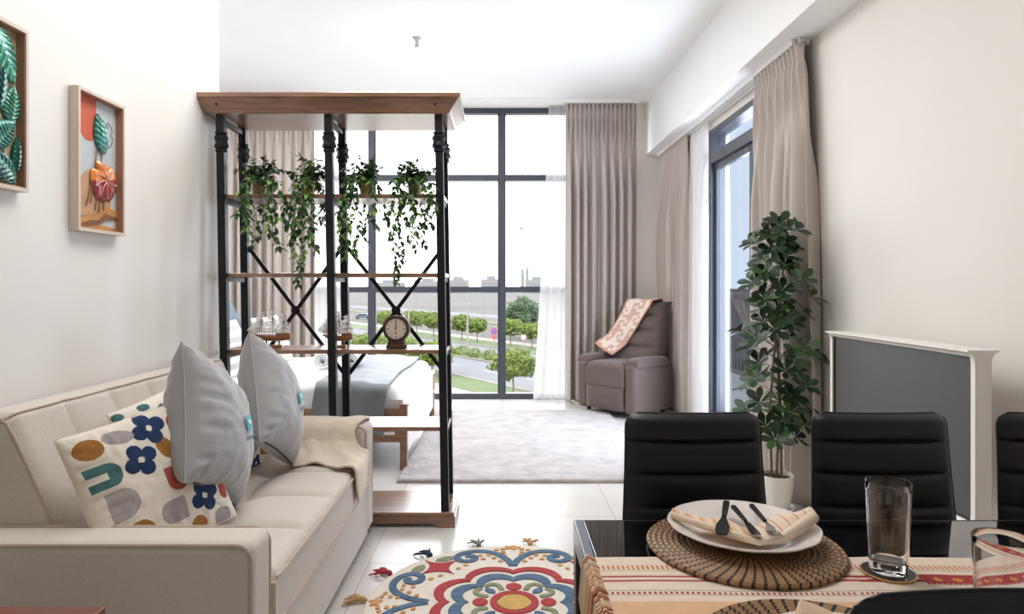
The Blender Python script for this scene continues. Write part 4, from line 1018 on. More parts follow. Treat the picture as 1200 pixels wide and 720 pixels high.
# ---------------------------------------------------------------- model ships and clock on the third board
M['hullwood'] = wood('varnished hull', rgb(134, 84, 46), rgb(164, 108, 62), .3, 'X', 20, .4); M['hullwhite'] = mat('cream hull paint', rgb(222, 212, 196), .5); M['sail'] = sheer_mat('white sail cloth', (.93, .92, .90, 1), .25); M['rig'] = mat('rigging cord', rgb(92, 80, 70), .8)
def ship(label, X, L, H):
    z0 = .9335; X = LEAN(X, .93); Y = 3.69
    t = thing('model_ship', label, 'model ship', (X, Y, z0), 0, 'model sailing ships on the shelf')
    def hull(u, v):     # u along from stern (right) to bow (left), v round the section
        x = lerp(L / 2, -L / 2, u); b = .024 * (1 - max(0, (u - .55) / .45) ** 2.2) * (1 - .25 * max(0, (.2 - u) / .2)); a = lerp(-PI / 2, PI / 2, v)
        sheer = .008 * (2 * u - 1) ** 2; d = .030 * (1 - .5 * max(0, (u - .7) / .3) ** 2)
        y = b * sin(a); z = .064 + sheer - d * cos(a) ** .6 * 1.0
        return (X + x - .012 * max(0, u - .9) * 10 * (cos(a) < .4), Y + y, z0 + z)
    mb = MB(); mb.surf(hull, 28, 16, lambda u, v: 1 if .22 < v < .78 else 0)
    mb.add([hull(i / 28, 0) for i in range(29)] + [hull(i / 28, 1) for i in range(28, -1, -1)], [tuple(range(58))], 0)
    mb.add([hull(0, j / 16) for j in range(17)], [tuple(range(17))], 0)
    mb.build('hull', [M['hullwood'], M['hullwhite']], t)
    mb = MB(); mb.box(X + .02, X + L / 2 - .004, Y - .014, Y + .014, z0 + .066, z0 + .078); mb.box(X - .03, X - .008, Y - .008, Y + .008, z0 + .064, z0 + .072); mb.build('deck_house', M['hullwood'], t, smooth=False, bevel=.001)
    mb = MB(); mb.box(X - L * .27, X + L * .27, Y - .018, Y + .018, z0, z0 + .012); mb.build('stand', M['hullwood'], t, smooth=False, bevel=.002)
    mb = MB()
    for s in (-1, 1): mb.lathe([(.006, .012), (.004, .020), (.006, .030), (.004, .040)], (X + s * L * .17, Y, z0), 10)
    mb.build('stand_posts', M['hullwood'], t)
    mb = MB(); mb.tube([(X - L / 2 + .02, Y, z0 + .072), (X - L / 2 - .045, Y, z0 + .092)], [.0025, .0012], 6); mb.build('bowsprit', M['hullwood'], t)
    for k, (fx, h) in enumerate(((-.30, .90), (.0, 1.0), (.30, .86))):
        mx = X + fx * L; mb = MB(); mb.tube([(mx, Y, z0 + .06), (mx, Y, z0 + .066 + H * h)], [.0022, .001], 6)
        for q in (.30, .55, .78): mb.tube([(mx - .022 * (1.2 - q), Y - .014 * (1.2 - q) * 2, z0 + .066 + H * h * q), (mx + .022 * (1.2 - q), Y + .014 * (1.2 - q) * 2, z0 + .066 + H * h * q)], .001, 5)
        ms = mb.build('mast', M['hullwood'], t)
        mb = MB()
        for (a, b) in ((.10, .30), (.32, .55), (.57, .78), (.80, .95)):
            wd = .030 * (1.25 - b)
            mb.surf(lambda u, v, a=a, b=b, wd=wd: (mx + lerp(-wd, wd, u) * (1 + .15 * v) - .010 * sin(PI * v), Y + lerp(-wd, wd, u) * 1.0 - .004 * sin(PI * v), z0 + .066 + H * h * lerp(b, a, v)), 6, 6)
        mb.build('sails', M['sail'], ms, thick=.0012)
    mb = MB()
    mb.add([(X - L / 2 - .042, Y, z0 + .094), (X - .30 * L, Y, z0 + .066 + H * .80), (X - L * .36, Y - .004, z0 + .080)], [(0, 1, 2)]); mb.add([(X - L / 2 - .020, Y, z0 + .088), (X - .30 * L, Y + .003, z0 + .066 + H * .60), (X - L * .33, Y, z0 + .078)], [(0, 1, 2)])
    mb.build('jib_sail', M['sail'], t, thick=.0012)
    mb = MB()
    for k, (fx, h) in enumerate(((-.30, .90), (.0, 1.0), (.30, .86))):
        for s in (-1, 1):
            for o in (-.02, -.007, .007, .02): mb.tube([(X + fx * L + o, Y + s * .021, z0 + .066), (X + fx * L, Y, z0 + .066 + H * h * .72)], .0006, 4)
    mb.tube([(X - L / 2 - .044, Y, z0 + .092), (X - .3 * L, Y, z0 + .066 + H * .88), (X, Y, z0 + .066 + H * .98), (X + .3 * L, Y, z0 + .066 + H * .85), (X + L / 2, Y, z0 + .08)], .0006, 4)
    mb.build('rigging', M['rig'], t)
ship('larger three masted model ship on the third board, left of the middle posts', -1.272, .205, .150)
ship('smaller model ship on the third board, partly behind the middle post', -.905, .155, .135)
M['clockwood'] = mat('dark walnut clock case', rgb(74, 46, 34), .5, var=.2, scale=20, stretch=(1, 1, .3)); M['dial'] = mat('aged cream dial', rgb(214, 200, 182), .7, var=.04, scale=10); M['brass'] = mat('aged brass', rgb(120, 92, 56), .35, metal=.7)
CX, CYY, CZ0 = LEAN(-.580, .93), 3.66, .9335
ck = thing('table_clock', 'round dark wooden mantel clock on the third shelf board', 'clock', (CX, CYY, CZ0))
out = []
for k in range(41):
    a = -PI * .30 + (PI * 1.6) * k / 40; out.append((CX + .073 * cos(a), CZ0 + .108 + .076 * sin(a)))
out = [p if p[1] < CZ0 + .174 else (p[0], CZ0 + .174 + (p[1] - CZ0 - .174) * .3) for p in out]
body = [(CX + .052, CZ0 + .004), (CX + .046, CZ0 + .03)] + out + [(CX - .046, CZ0 + .03), (CX - .052, CZ0 + .004)]
mb = MB(); mb.prism(body, CYY - .03, CYY + .03, 0, 'y'); mb.build('case', M['clockwood'], ck, smooth=False, bevel=.004)
mb = MB(); mb.box(CX - .055, CX + .055, CYY - .036, CYY + .036, CZ0, CZ0 + .016); mb.build('base', M['clockwood'], ck, smooth=False, bevel=.003)
dz = CZ0 + .106
mb = MB(); mb.tube([(CX + .060 * cos(2 * PI * k / 40), CYY - .032, dz + .060 * sin(2 * PI * k / 40)) for k in range(40)], .005, 8, closed=True); mb.build('bezel', M['clockwood'], ck)
mb = MB(); disc(mb, (CX, CYY - .030, dz), .058, 0, -.003, 40); dl = mb.build('dial', M['dial'], ck, smooth=False)
mb = MB()
for k in range(12):
    a = PI / 2 - 2 * PI * k / 12; ca, sa = cos(a), sin(a); r0 = .038 if k % 3 == 0 else .042
    mb.bar((CX + r0 * ca, CYY - .0345, dz + r0 * sa), (CX + .051 * ca, CYY - .0345, dz + .051 * sa), .0045 if k % 3 == 0 else .003, .001, up=(0, 1, 0))
mb.build('hour_marks', M['ink'], dl, smooth=False)
mb = MB(); mb.bar((CX, CYY - .036, dz - .004), (CX + .001, CYY - .036, dz + .026), .005, .001, up=(0, 1, 0)); mb.build('hour_hand', M['ink'], ck, smooth=False)
mb = MB(); mb.bar((CX, CYY - .038, dz - .006), (CX + .003, CYY - .038, dz + .040), .003, .001, up=(0, 1, 0)); mb.build('minute_hand', M['ink'], ck, smooth=False)
mb = MB(); disc(mb, (CX, CYY - .0385, dz), .005, 0, -.001, 14); disc(mb, (CX, CYY - .0335, dz - .022), .005, 0, -.001, 14); mb.build('centre_pin', M['brass'], ck, smooth=False)
# ---------------------------------------------------------------- bare bulb
M['holder'] = mat('grey lamp holder', rgb(176, 176, 176), .5)
M['bulb'] = mat('lit white bulb', (1, .98, .96, 1), .4, emit=2.2)
bb = thing('ceiling_bulb', 'bare white light bulb hanging from a small ceiling holder', 'light bulb', (-.70, 5.5, 3.33))
mb = MB(); mb.lathe([(.035, 0), (.033, -.012), (.017, -.018), (.017, -.062), (.019, -.064), (.019, -.074)], (-.70, 5.5, 3.33), 20); mb.build('lamp_holder', M['holder'], bb)
mb = MB(); mb.lathe([(.0185, -.074), (.0185, -.080)], (-.70, 5.5, 3.33), 20); mb.build('collar_ring', M['rail'], bb)
mb = MB(); mb.lathe([(.016, -.080), (.020, -.105), (.028, -.118)], (-.70, 5.5, 3.33), 20); mb.build('bulb_neck', M['white_metal'], bb)
mb = MB(); mb.lathe([(.028, -.118), (.031, -.130), (.031, -.145), (.026, -.162), (.014, -.174), (.002, -.177)], (-.70, 5.5, 3.33), 20); mb.build('bulb_globe', M['bulb'], bb)
# ---------------------------------------------------------------- round rug
RC = Vector((.05, 2.645, 0)); RM = [mat('cream rug pile', rgb(224, 216, 203), 1, var=.05, scale=60, bump=.8, bscale=220)] + [mat(n, c, 1, var=v, scale=22, bump=.8, bscale=220, stretch=(1, 2.5, 1)) for n, c, v in (
    ('red rug pile', rgb(176, 66, 68), .10), ('blue rug pile', rgb(88, 112, 138), .28), ('green rug pile', rgb(140, 144, 118), .12), ('yellow rug pile', rgb(208, 168, 98), .12), ('orange rug pile', rgb(210, 156, 104), .10))]
rr = thing('round_rug', 'round cream rug with red and blue flower pattern and tassels', 'rug', tuple(RC))
mb = MB(); mb.lathe([(.588, .001), (.592, .006), (.590, .011), (.582, .013), (.3, .013), (.001, .013)], tuple(RC), 120)
def flat2(pts, mi, h=.0175): mb.prism([(RC.x + p[0], RC.y + p[1]) for p in pts], .010, h, mi)
def rot(p, a): return (p[0] * cos(a) - p[1] * sin(a), p[0] * sin(a) + p[1] * cos(a))
def oval(c, rx, ry, a, pt=0.0, n=22):
    out = []
    for k in range(n):
        t_ = 2 * PI * k / n; x, y = rx * cos(t_), ry * sin(t_) * (1 - pt * abs(cos(t_)) ** 3); x, y = rot((x, y), a); out.append((c[0] + x, c[1] + y))
    return out
def ring2(fi, fo, mi, n=192, h=.0175):
    vs = []
    for k in range(n):
        a = 2 * PI * k / n
        for r, z in ((fi(a), .010), (fi(a), h), (fo(a), h), (fo(a), .010)): vs.append((RC.x + r * cos(a), RC.y + r * sin(a), z))
    fs = [(k * 4 + j, ((k + 1) % n) * 4 + j, ((k + 1) % n) * 4 + j + 1, k * 4 + j + 1) for k in range(n) for j in range(3)]
    mb.add(vs, fs, mi)
def stroke(pts, w, mi, h=.0175):
    pts = [Vector((p[0], p[1], 0)) for p in pts]; vs = []; n = len(pts)
    for i, p in enumerate(pts):
        d = pts[min(i + 1, n - 1)] - pts[max(i - 1, 0)]; d.normalize(); nn = Vector((-d.y, d.x, 0)); ww = w * (1 if i < n - 2 else .6)
        for q, z in ((-1, .010), (-1, h), (1, h), (1, .010)): vs.append((RC.x + p.x + nn.x * q * ww / 2, RC.y + p.y + nn.y * q * ww / 2, z))
    fs = [(k * 4 + j, (k + 1) * 4 + j, (k + 1) * 4 + j + 1, k * 4 + j + 1) for k in range(n - 1) for j in range(3)] + [(0, 1, 2, 3), tuple((n - 1) * 4 + j for j in range(4))]
    mb.add(vs, fs, mi)
def smoothc(pts, n=6):
    out = []
    for i in range(len(pts) - 1):
        p0, p1, p2, p3 = [Vector(pts[max(0, min(len(pts) - 1, i + k))] + (0,)) for k in (-1, 0, 1, 2)]
        for j in range(n):
            t_ = j / n; out.append(tuple((.5 * ((2 * p1) + (-p0 + p2) * t_ + (2 * p0 - 5 * p1 + 4 * p2 - p3) * t_ ** 2 + (-p0 + 3 * p1 - 3 * p2 + p3) * t_ ** 3))[:2]))
    return out + [pts[-1]]
sc8 = lambda a: abs(cos(4 * (a - PI / 8) )) ** .8
flat2([(.064 * cos(2 * PI * k / 40), .064 * sin(2 * PI * k / 40)) for k in range(40)], 4)
ring2(lambda a: .068, lambda a: .097, 1)
ring2(lambda a: .182 + .038 * sc8(a), lambda a: .222 + .050 * sc8(a), 2); ring2(lambda a: .258 + .044 * sc8(a), lambda a: .294 + .052 * sc8(a), 1)
for q in range(4):
    A = q * PI / 2
    flat2([rot(p, A) for p in oval((0, .136), .031, .033, PI / 2, .25)], 1)
    flat2([rot(p, A + PI / 4) for p in oval((0, .138), .030, .017, PI / 2, .5)], 2)
    for s in (-1, 1):
        stroke([rot((s * x, y), A + PI / 4) for x, y in smoothc([(.012, .180), (.045, .178), (.058, .150), (.046, .120), (.040, .108)])], .022, 3)
        # heart scroll
        stroke([rot((s * x, y), A) for x, y in smoothc([(.002, .345), (.030, .42), (.085, .485), (.155, .508), (.225, .488), (.258, .44), (.235, .398), (.190, .398), (.172, .432), (.195, .455), (.215, .440)])], .031, 2, .0175 + .0006 * (s > 0))
        for (x, y) in ((.045, .50), (.075, .525), (.04, .47), (.085, .43), (.11, .462), (.055, .395), (.135, .42), (.15, .46), (.045, .535)): flat2([rot((s * p[0], p[1]), A) for p in oval((x, y), .012, .010, 0, 0, 10)][:: s], 5)
        # leaves beside the red star
        flat2([rot(p, A + PI / 4) for p in oval((s * .080, .515), .050, .024, s * -.35, .3)], 3, .0162)
        flat2([rot(p, A + PI / 4) for p in oval((s * .10, .40), .013, .011, 0, 0, 10)], 4); flat2([rot(p, A + PI / 4) for p in oval((s * .052, .395), .012, .010, 0, 0, 10)], 5)
    flat2([rot((.030 * cos(2 * PI * k / 24) * (1 + .35 * cos(5 * 2 * PI * k / 24)), .552 + .022 * sin(2 * PI * k / 24) * (1 + .35 * cos(5 * 2 * PI * k / 24))), A) for k in range(24)], 5)
    flat2([rot((.115 * abs(cos(a)) ** 3.6 * (1 if cos(a) > 0 else -1), .465 + .100 * abs(sin(a)) ** 3.6 * (1 if sin(a) > 0 else -1)), A + PI / 4) for a in [2 * PI * k / 32 for k in range(32)]], 1)
mb.build('rug_pile', RM, rr, smooth=False)
TM = [mat('tan tassel', rgb(188, 148, 104), .95), mat('green tassel', rgb(120, 124, 104), .95), mat('navy tassel', rgb(52, 58, 84), .95), mat('red tassel', rgb(164, 48, 62), .95)]
for k in range(15):
    R = random.Random(900 + k); a = math.radians(81.5 + 24 * k); c = RC + Vector((cos(a), sin(a), 0)) * .606; o2 = Vector((cos(a), sin(a), 0)); s2 = Vector((-sin(a), cos(a), 0))
    mb = MB(); mb.ball(tuple(c + Vector((0, 0, .014))), .013, 8)
    mb.tube([tuple(c - o2 * .02 + Vector((0, 0, .008))), tuple(c + Vector((0, 0, .014)))], .004, 6)
    for j in range(11):
        b = R.uniform(-1, 1); L = R.uniform(.05, .078); p1 = c + Vector((0, 0, .016)); p2 = c + o2 * L * .5 + s2 * b * .025 + Vector((0, 0, R.uniform(.012, .034))); p3 = c + o2 * L + s2 * b * .052 + Vector((0, 0, R.uniform(.004, .022)))
        mb.tube([tuple((1 - f) ** 2 * p1 + 2 * f * (1 - f) * p2 + f * f * p3) for f in (0, .25, .5, .75, 1)], [.005, .005, .0045, .004, .003], 6)
    o = mb.build('tassel', TM[k % 4], rr)
# ---------------------------------------------------------------- tall potted plant
M['schef'] = [mat('glossy dark leaf', rgb(24, 52, 24), .42, var=.35, scale=25, coat=.05), mat('mid green leaf', rgb(62, 96, 48), .4, var=.25, scale=25, coat=.15), mat('pale leaf joint', rgb(140, 158, 104), .5)]
M['stem'] = mat('grey brown stem', rgb(110, 98, 78), .8, var=.15, scale=40); M['ceramic'] = mat('off white ceramic', rgb(226, 221, 212), .3, var=.02, coat=.3)
PXx, PY = 1.567, 3.80
pp = thing('umbrella_plant', 'tall dark green umbrella plant in off white pot by the curtain', 'potted plant', (PXx, PY, 0))
mb = MB(); mb.lathe([(.088, 0), (.096, .004), (.100, .020), (.094, .020), (.090, .010)], (PXx, PY, 0), 36); mb.build('saucer', M['ceramic'], pp)
mb = MB(); mb.lathe([(.062, .010), (.070, .014), (.084, .08), (.092, .150), (.094, .195), (.092, .200), (.086, .198), (.084, .175)], (PXx, PY, 0), 40); mb.build('pot', M['ceramic'], pp)
mb = MB(); mb.lathe([(.084, .165), (.084, .178), (.02, .184)], (PXx, PY, 0), 24); mb.build('soil', M['soil'], pp)
R = random.Random(77); stems = []
for (a, b, ztop) in ((-.028, .0, 1.50), (.022, -.015, 1.64), (.0, .03, 1.25)):
    pts = [(PXx + a + .022 * sin(z * 3 + a * 90) * sstep(.2, .6, z), PY + b + .02 * cos(z * 2.6 + b * 70) - .02, z) for z in [.17 + (ztop - .17) * i / 16 for i in range(17)]]
    stems.append(pts); mb = MB(); mb.tube(pts, [lerp(.0085, .004, i / 16) for i in range(17)], 8); mb.build('stem', M['stem'], pp)
mb = MB(); ncl = 72
for k in range(ncl):
    f = (k + R.uniform(0, 1)) / ncl; z = lerp(.40, 1.64, f)
    rad = lerp(.185, .20, f / .45) if f < .45 else lerp(.20, .085, (f - .45) / .55)
    rad *= R.uniform(.2, 1.12) ** .7 * (1 + .25 * sin(z * 14 + az)); az = k * 2.39996 + R.uniform(-.5, .5)
    st = min(stems, key=lambda s: abs(s[-1][2] - z - .2) + R.uniform(0, .5)); sp = min(st, key=lambda p: abs(p[2] - (z - .06)))
    c = Vector((PXx + cos(az) * rad * 1.02, PY + sin(az) * rad * .9 - .01, z))
    mb.tube([sp, tuple((Vector(sp) + c) / 2 + Vector((0, 0, .02))), tuple(c)], [.0028, .0022, .0018], 5, 2)
    mb.ball(tuple(c), .006, 4, 2)
    ax = (Vector((cos(az), sin(az), .0)) * .7 + Vector((0, -.35, .75))).normalized(); e1 = ax.orthogonal().normalized(); e2 = ax.cross(e1); n = R.choice((6, 7, 7, 8)); o = R.uniform(0, 6)
    for j in range(n):
        a = o + 2 * PI * j / n; d = e1 * cos(a) + e2 * sin(a) + ax * R.uniform(.1, .75); L = R.uniform(.080, .108)
        leaf_blade(mb, c, d, ax, L, L * .48, 1 if R.random() < .16 else 0, .22, .12, True)
mb.build('foliage', M['schef'], pp, angle=70)
# ---------------------------------------------------------------- television on its stand
M['tvwhite'] = mat('white television shell', rgb(232, 227, 219), .35, var=.01); M['screen'] = mat('matt dark screen', rgb(52, 50, 49), .46, var=.02, spec=.6); M['bezel'] = mat('black screen edge', rgb(24, 24, 26), .4)
TY0, TY1, TZ0, TZ1 = 2.32, 3.345, .415, 1.047
tv = thing('television', 'white framed television with I shaped sides on a stand by the right wall', 'television', (1.68, 2.83, 0))
def shell(y0, y1, name):
    pf = [(1.624, TZ1), (1.624, TZ1 - .006), (1.640, TZ1 - .014), (1.648, TZ1 - .030), (1.650, TZ1 - .05), (1.650, TZ0 + .05), (1.648, TZ0 + .03), (1.640, TZ0 + .014), (1.624, TZ0 + .006), (1.624, TZ0),
          (1.734, TZ0), (1.734, TZ0 + .006), (1.718, TZ0 + .014), (1.710, TZ0 + .03), (1.708, TZ0 + .05), (1.708, TZ1 - .05), (1.710, TZ1 - .030), (1.718, TZ1 - .014), (1.734, TZ1 - .006), (1.734, TZ1)]
    mb = MB(); mb.prism(pf, y0, y1, 0, 'y'); return mb.build(name, M['tvwhite'], tv, smooth=False)
shell(TY0, TY0 + .022, 'side_panel'); shell(TY1 - .022, TY1, 'side_panel')
tp = [(1.624, TZ1), (1.624, TZ1 - .006), (1.640, TZ1 - .014), (1.647, TZ1 - .024), (1.711, TZ1 - .024), (1.718, TZ1 - .014), (1.734, TZ1 - .006), (1.734, TZ1)]
mb = MB(); mb.prism(tp, TY0 + .022, TY1 - .022, 0, 'y'); mb.build('top_panel', M['tvwhite'], tv, smooth=False)
mb = MB(); mb.prism([(x, TZ0 + TZ1 - z) for x, z in tp], TY0 + .022, TY1 - .022, 0, 'y'); mb.build('bottom_panel', M['tvwhite'], tv, smooth=False)
mb = MB(); mb.box(1.668, 1.708, TY0 + .022, TY1 - .022, TZ0 + .024, TZ1 - .024); mb.build('back_panel', M['tvwhite'], tv, smooth=False)
mb = MB(); mb.box(1.660, 1.668, TY0 + .024, TY1 - .024, TZ0 + .026, TZ1 - .026); scn = mb.build('screen', M['screen'], tv, smooth=False)
mb = MB()
for (a, b, c, d) in ((TY0 + .022, TY0 + .030, TZ0 + .024, TZ1 - .024), (TY1 - .030, TY1 - .022, TZ0 + .024, TZ1 - .024), (TY0 + .03, TY1 - .03, TZ1 - .032, TZ1 - .024), (TY0 + .03, TY1 - .03, TZ0 + .024, TZ0 + .032)): mb.box(1.656, 1.661, a, b, c, d)
mb.build('screen_edge', M['bezel'], scn, smooth=False)
for y in (TY0 + .10, TY1 - .10):
    for sx in (-1, 1):
        mb = MB(); mb.tube([(1.679 + sx * .02, y, TZ0 + .01), (1.679 + sx * .115, y, .006)], [.011, .011], 10); mb.build('leg', M['tvwhite'], tv)
# ================================================================ dining table
M['blackglass'] = mat('black glass', rgb(9, 9, 11), .03, var=0, spec=.75, coat=.6); M['tabletrim'] = mat('grey metal trim', rgb(120, 124, 132), .25, metal=.7, var=.03); M['tableblack'] = mat('black lacquer', rgb(16, 16, 18), .3)
TX0, TX1, TYa, TYb, TZ = .159, 1.735, .70, 1.482, .75
tb = thing('dining_table', 'black glass topped dining table with grey metal rim', 'table', ((TX0 + TX1) / 2, (TYa + TYb) / 2, 0))
mb = MB(); mb.box(TX0 + .022, TX1 - .022, TYa + .012, TYb - .006, TZ - .010, TZ); mb.build('glass_top', M['blackglass'], tb, smooth=False, bevel=.0015)
for x0, x1 in ((TX0, TX0 + .021), (TX1 - .021, TX1)):
    mb = MB(); mb.box(x0, x1, TYa, TYb, TZ - .052, TZ + .001); mb.build('rim', M['tabletrim'], tb, smooth=False, bevel=.003)
for y0, y1 in ((TYa, TYa + .011), (TYb - .005, TYb)):
    mb = MB(); mb.box(TX0 + .021, TX1 - .021, y0, y1, TZ - .052, TZ); mb.build('rim', M['tableblack'], tb, smooth=False, bevel=.001)
mb = MB(); mb.box(TX0 + .03, TX1 - .03, TYa + .02, TYb - .02, TZ - .05, TZ - .011); mb.build('frame', M['tableblack'], tb, smooth=False)
for x in (TX0 + .001, TX1 - .046):
    for y in (TYa + .001, TYb - .046):
        mb = MB(); mb.box(x, x + .045, y, y + .045, 0, TZ - .052); mb.build('leg', M['tableblack'], tb, smooth=False, bevel=.003)
# ---------------------------------------------------------------- dining chairs
M['leather'] = mat('black faux leather', rgb(16, 18, 24), .38, var=.12, scale=9, bump=.12, bscale=350, spec=.45)
ch = thing('dining_chair', 'black padded dining chair at the left corner of the table, across from the camera', 'chair', (.474, 1.405, 0), 0, 'black dining chairs round the table')
seams = [.44, .499, .577, .655, .733, .811, .889, .957]
def cback(side):
    def f(u, v):
        z = lerp(.44, .957, v); hw = lerp(.182, .167, sstep(.5, .957, z)); r = .032
        if z > .957 - r: d = .957 - z; hw -= r - math.sqrt(max(0, r * r - (r - d) ** 2))
        if z < .44 + .02: hw -= .01 * (1 - (z - .44) / .02)
        a = 2 * u - 1; x = a * hw; puff = 0
        for p, q in zip(seams, seams[1:]):
            if p - 1e-6 <= z <= q + 1e-6: puff = (1 - abs((z - p) / (q - p) * 2 - 1) ** 6); break
        e = (max(0, 1 - abs(a) ** 5)) ** .5; e *= math.sqrt(clamp((.957 - z) / .016)) if z > .957 - .016 else 1
        y0 = .205 + .045 * ((z - .44) / .517) - .012 * (1 - a * a)
        th = (.013 + .010 * puff) if side < 0 else .018
        return (x, y0 + side * th * e, z)
    return f
mb = MB(); mb.surf(cback(-1), 28, 128); mb.surf(cback(1), 28, 40); mb.build('backrest', M['leather'], ch, local=True, angle=70)
mb = MB(); mb.tube([cback(-1)(0.0, v / 40) for v in range(0, 41)] + [cback(-1)(u / 20, 1.0) for u in range(1, 20)] + [cback(-1)(1.0, 1 - v / 40) for v in range(0, 41)], .0022, 5); mb.build('seam', M['leather'], ch, local=True)
mb = MB(); slab(mb, -.19, .19, -.20, .20, .425, lambda x, y: .478 - .006 * ((x / .19) ** 2), .025, 20, 20); mb.build('seat', M['leather'], ch, local=True, angle=60)
for sx in (-1, 1):
    mb = MB(); mb.tube([(sx * .165, -.17, .43), (sx * .168, -.175, .0)], [.013, .011], 10); mb.build('leg', M['black_metal'], ch, local=True)
    mb = MB(); mb.tube([(sx * .165, .18, .43), (sx * .168, .225, .0)], [.013, .011], 10); mb.build('leg', M['black_metal'], ch, local=True)
dup(ch, (.937, 1.405, 0), 0, 'black padded dining chair across the table, middle one in front of the television')
dup(ch, (1.395, 1.405, 0), 0, 'black padded dining chair across the table, cut off by the right photo edge')
dup(ch, (.520, .925, 0), PI, 'black dining chair on the camera side, only its top edge showing')
# ---------------------------------------------------------------- woven runner with fringe
RMt = [mat(n, c, .95, var=.04, scale=60, bump=.5, bscale=420) for n, c in (('cream woven cotton', rgb(226, 208, 188)), ('peach woven stripe', rgb(220, 178, 140)), ('coral woven stripe', rgb(206, 124, 88)), ('crimson woven stripe', rgb(168, 52, 58)), ('grey woven line', rgb(150, 132, 122)), ('gold woven dot', rgb(204, 150, 60)))]
RX0, RX1, RY0, RY1 = .162, 1.70, .865, 1.266
rnr = thing('table_runner', 'striped cream and peach woven runner with knotted fringe across the table', 'table runner', (.93, 1.066, TZ))
def runcol(X, Y):
    k = int(X / .0045)
    if 1.209 < Y < 1.228: return 2 if (k % 2 == 0) else 0
    if 1.203 < Y < 1.206: return 4
    if X > .735 and 1.150 < Y < 1.190:
        q = (X * 1000) % 34; return 5 if (abs(q - 17) / 9 + abs(Y - 1.17) / .010 < 1) else (0 if 1.151 < Y < 1.154 and k % 2 else 3)
    wv = .0016 * sstep(.25, .55, X) * (1 + sin(X * 30))
    if 1.178 - wv < Y < 1.184 + wv or 1.162 - wv < Y < 1.1685 + wv: return 3
    if 1.1255 < Y < 1.128 or 1.1095 < Y < 1.111: return 4
    if 1.1135 < Y < 1.122: return 3 if k % 2 == 0 else 0
    if 1.02 < Y < 1.088: return 1
    if .99 < Y < 1.0: return 3 if k % 3 else 0
    if .90 < Y < .96: return 1
    return 0
nx_, ny_ = 340, 200
mb = MB(); mb.surf(lambda u, v: (lerp(RX0 + .004, RX1, u), lerp(RY0, RY1, v) + .002 * sin(u * 23), TZ + .0035 + .0008 * nz(u * 30, v * 9)), nx_, ny_, lambda u, v: runcol(lerp(RX0, RX1, u), lerp(RY0, RY1, v)))
mb.build('cloth', RMt, rnr, thick=.002)
mb = MB(); R = random.Random(8); n = 56
FM = [RMt[1], mat('brown fringe cord', rgb(140, 98, 62), .95), mat('rust fringe cord', rgb(172, 112, 88), .95), mat('cream fringe cord', rgb(214, 192, 164), .95)]
for k in range(n):
    y = lerp(RY0 + .004, RY1 - .004, (k + .5) / n) + R.uniform(-.002, .002); mi = R.choice((0, 0, 1, 3, 2, 3)); L = R.uniform(.075, .11)
    for s in range(3):
        dy = R.uniform(-.006, .006); ox = R.uniform(.004, .012)
        pts = [(RX0 + .014, y, TZ + .005), (RX0 + .002, y, TZ + .0085), (RX0 - ox * .7, y + dy * .3, TZ + .001), (RX0 - ox, y + dy * .7, TZ - .03), (RX0 - ox - R.uniform(0, .006), y + dy, TZ - L * .7), (RX0 - ox - R.uniform(-.003, .006), y + dy * 1.6, TZ - L)]
        mb.tube(pts, [.0022, .0026, .0026, .0024, .0022, .0018], 5, mi)
    mb.ball((RX0 + .001, y, TZ + .0085), .0046, 5, mi)
mb.build('fringe', FM, rnr)
# ---------------------------------------------------------------- place settings
def mat_weave():
    m, nt, out = new_mat('woven seagrass'); b = nd(nt, 'ShaderNodeBsdfPrincipled'); nt.links.new(b.outputs[0], out.inputs[0])
    tc = nd(nt, 'ShaderNodeTexCoord'); sp = nd(nt, 'ShaderNodeSeparateXYZ'); nt.links.new(tc.outputs['Object'], sp.inputs[0])
    def mth(op, a, b_=None, c=None):
        n_ = nd(nt, 'ShaderNodeMath', operation=op)
        for i, v in enumerate((a, b_, c)):
            if v is None: continue
            if isinstance(v, (int, float)): n_.inputs[i].default_value = v
            else: nt.links.new(v, n_.inputs[i])
        return n_.outputs[0]
    x, y = sp.outputs[0], sp.outputs[1]
    r = mth('SQRT', mth('ADD', mth('MULTIPLY', x, x), mth('MULTIPLY', y, y))); a = mth('ARCTAN2', y, x)
    ringf = mth('DIVIDE', r, .0110); ring = mth('FLOOR', ringf); fr = mth('FRACT', ringf)
    ph = mth('ADD', mth('MULTIPLY', a, 58.0), mth('ADD', mth('MULTIPLY', ring, .75), mth('MULTIPLY', fr, 1.9)))
    dark = mth('GREATER_THAN', mth('SINE', ph), .62); edge = mth('GREATER_THAN', mth('ABSOLUTE', mth('SUBTRACT', fr, .5)), .44)
    tot = mth('MAXIMUM', dark, mth('MULTIPLY', edge, .72))
    nz_ = nd(nt, 'ShaderNodeTexNoise'); nz_.inputs['Scale'].default_value = 70; nt.links.new(tc.outputs['Object'], nz_.inputs['Vector'])
    rp = nd(nt, 'ShaderNodeValToRGB'); rp.color_ramp.elements[0].color = rgb(122, 86, 52); rp.color_ramp.elements[1].color = rgb(186, 148, 104); nt.links.new(nz_.outputs['Fac'], rp.inputs[0])
    mx = nd(nt, 'ShaderNodeMixRGB'); nt.links.new(tot, mx.inputs[0]); nt.links.new(rp.outputs[0], mx.inputs[1]); mx.inputs[2].default_value = rgb(44, 30, 28)
    nt.links.new(mx.outputs[0], b.inputs['Base Color']); b.inputs['Roughness'].default_value = .6
    bp = nd(nt, 'ShaderNodeBump'); bp.inputs['Strength'].default_value = .5; bp.inputs['Distance'].default_value = .002; nt.links.new(mth('SUBTRACT', 1.0, tot), bp.inputs['Height']); nt.links.new(bp.outputs[0], b.inputs['Normal'])
    return m
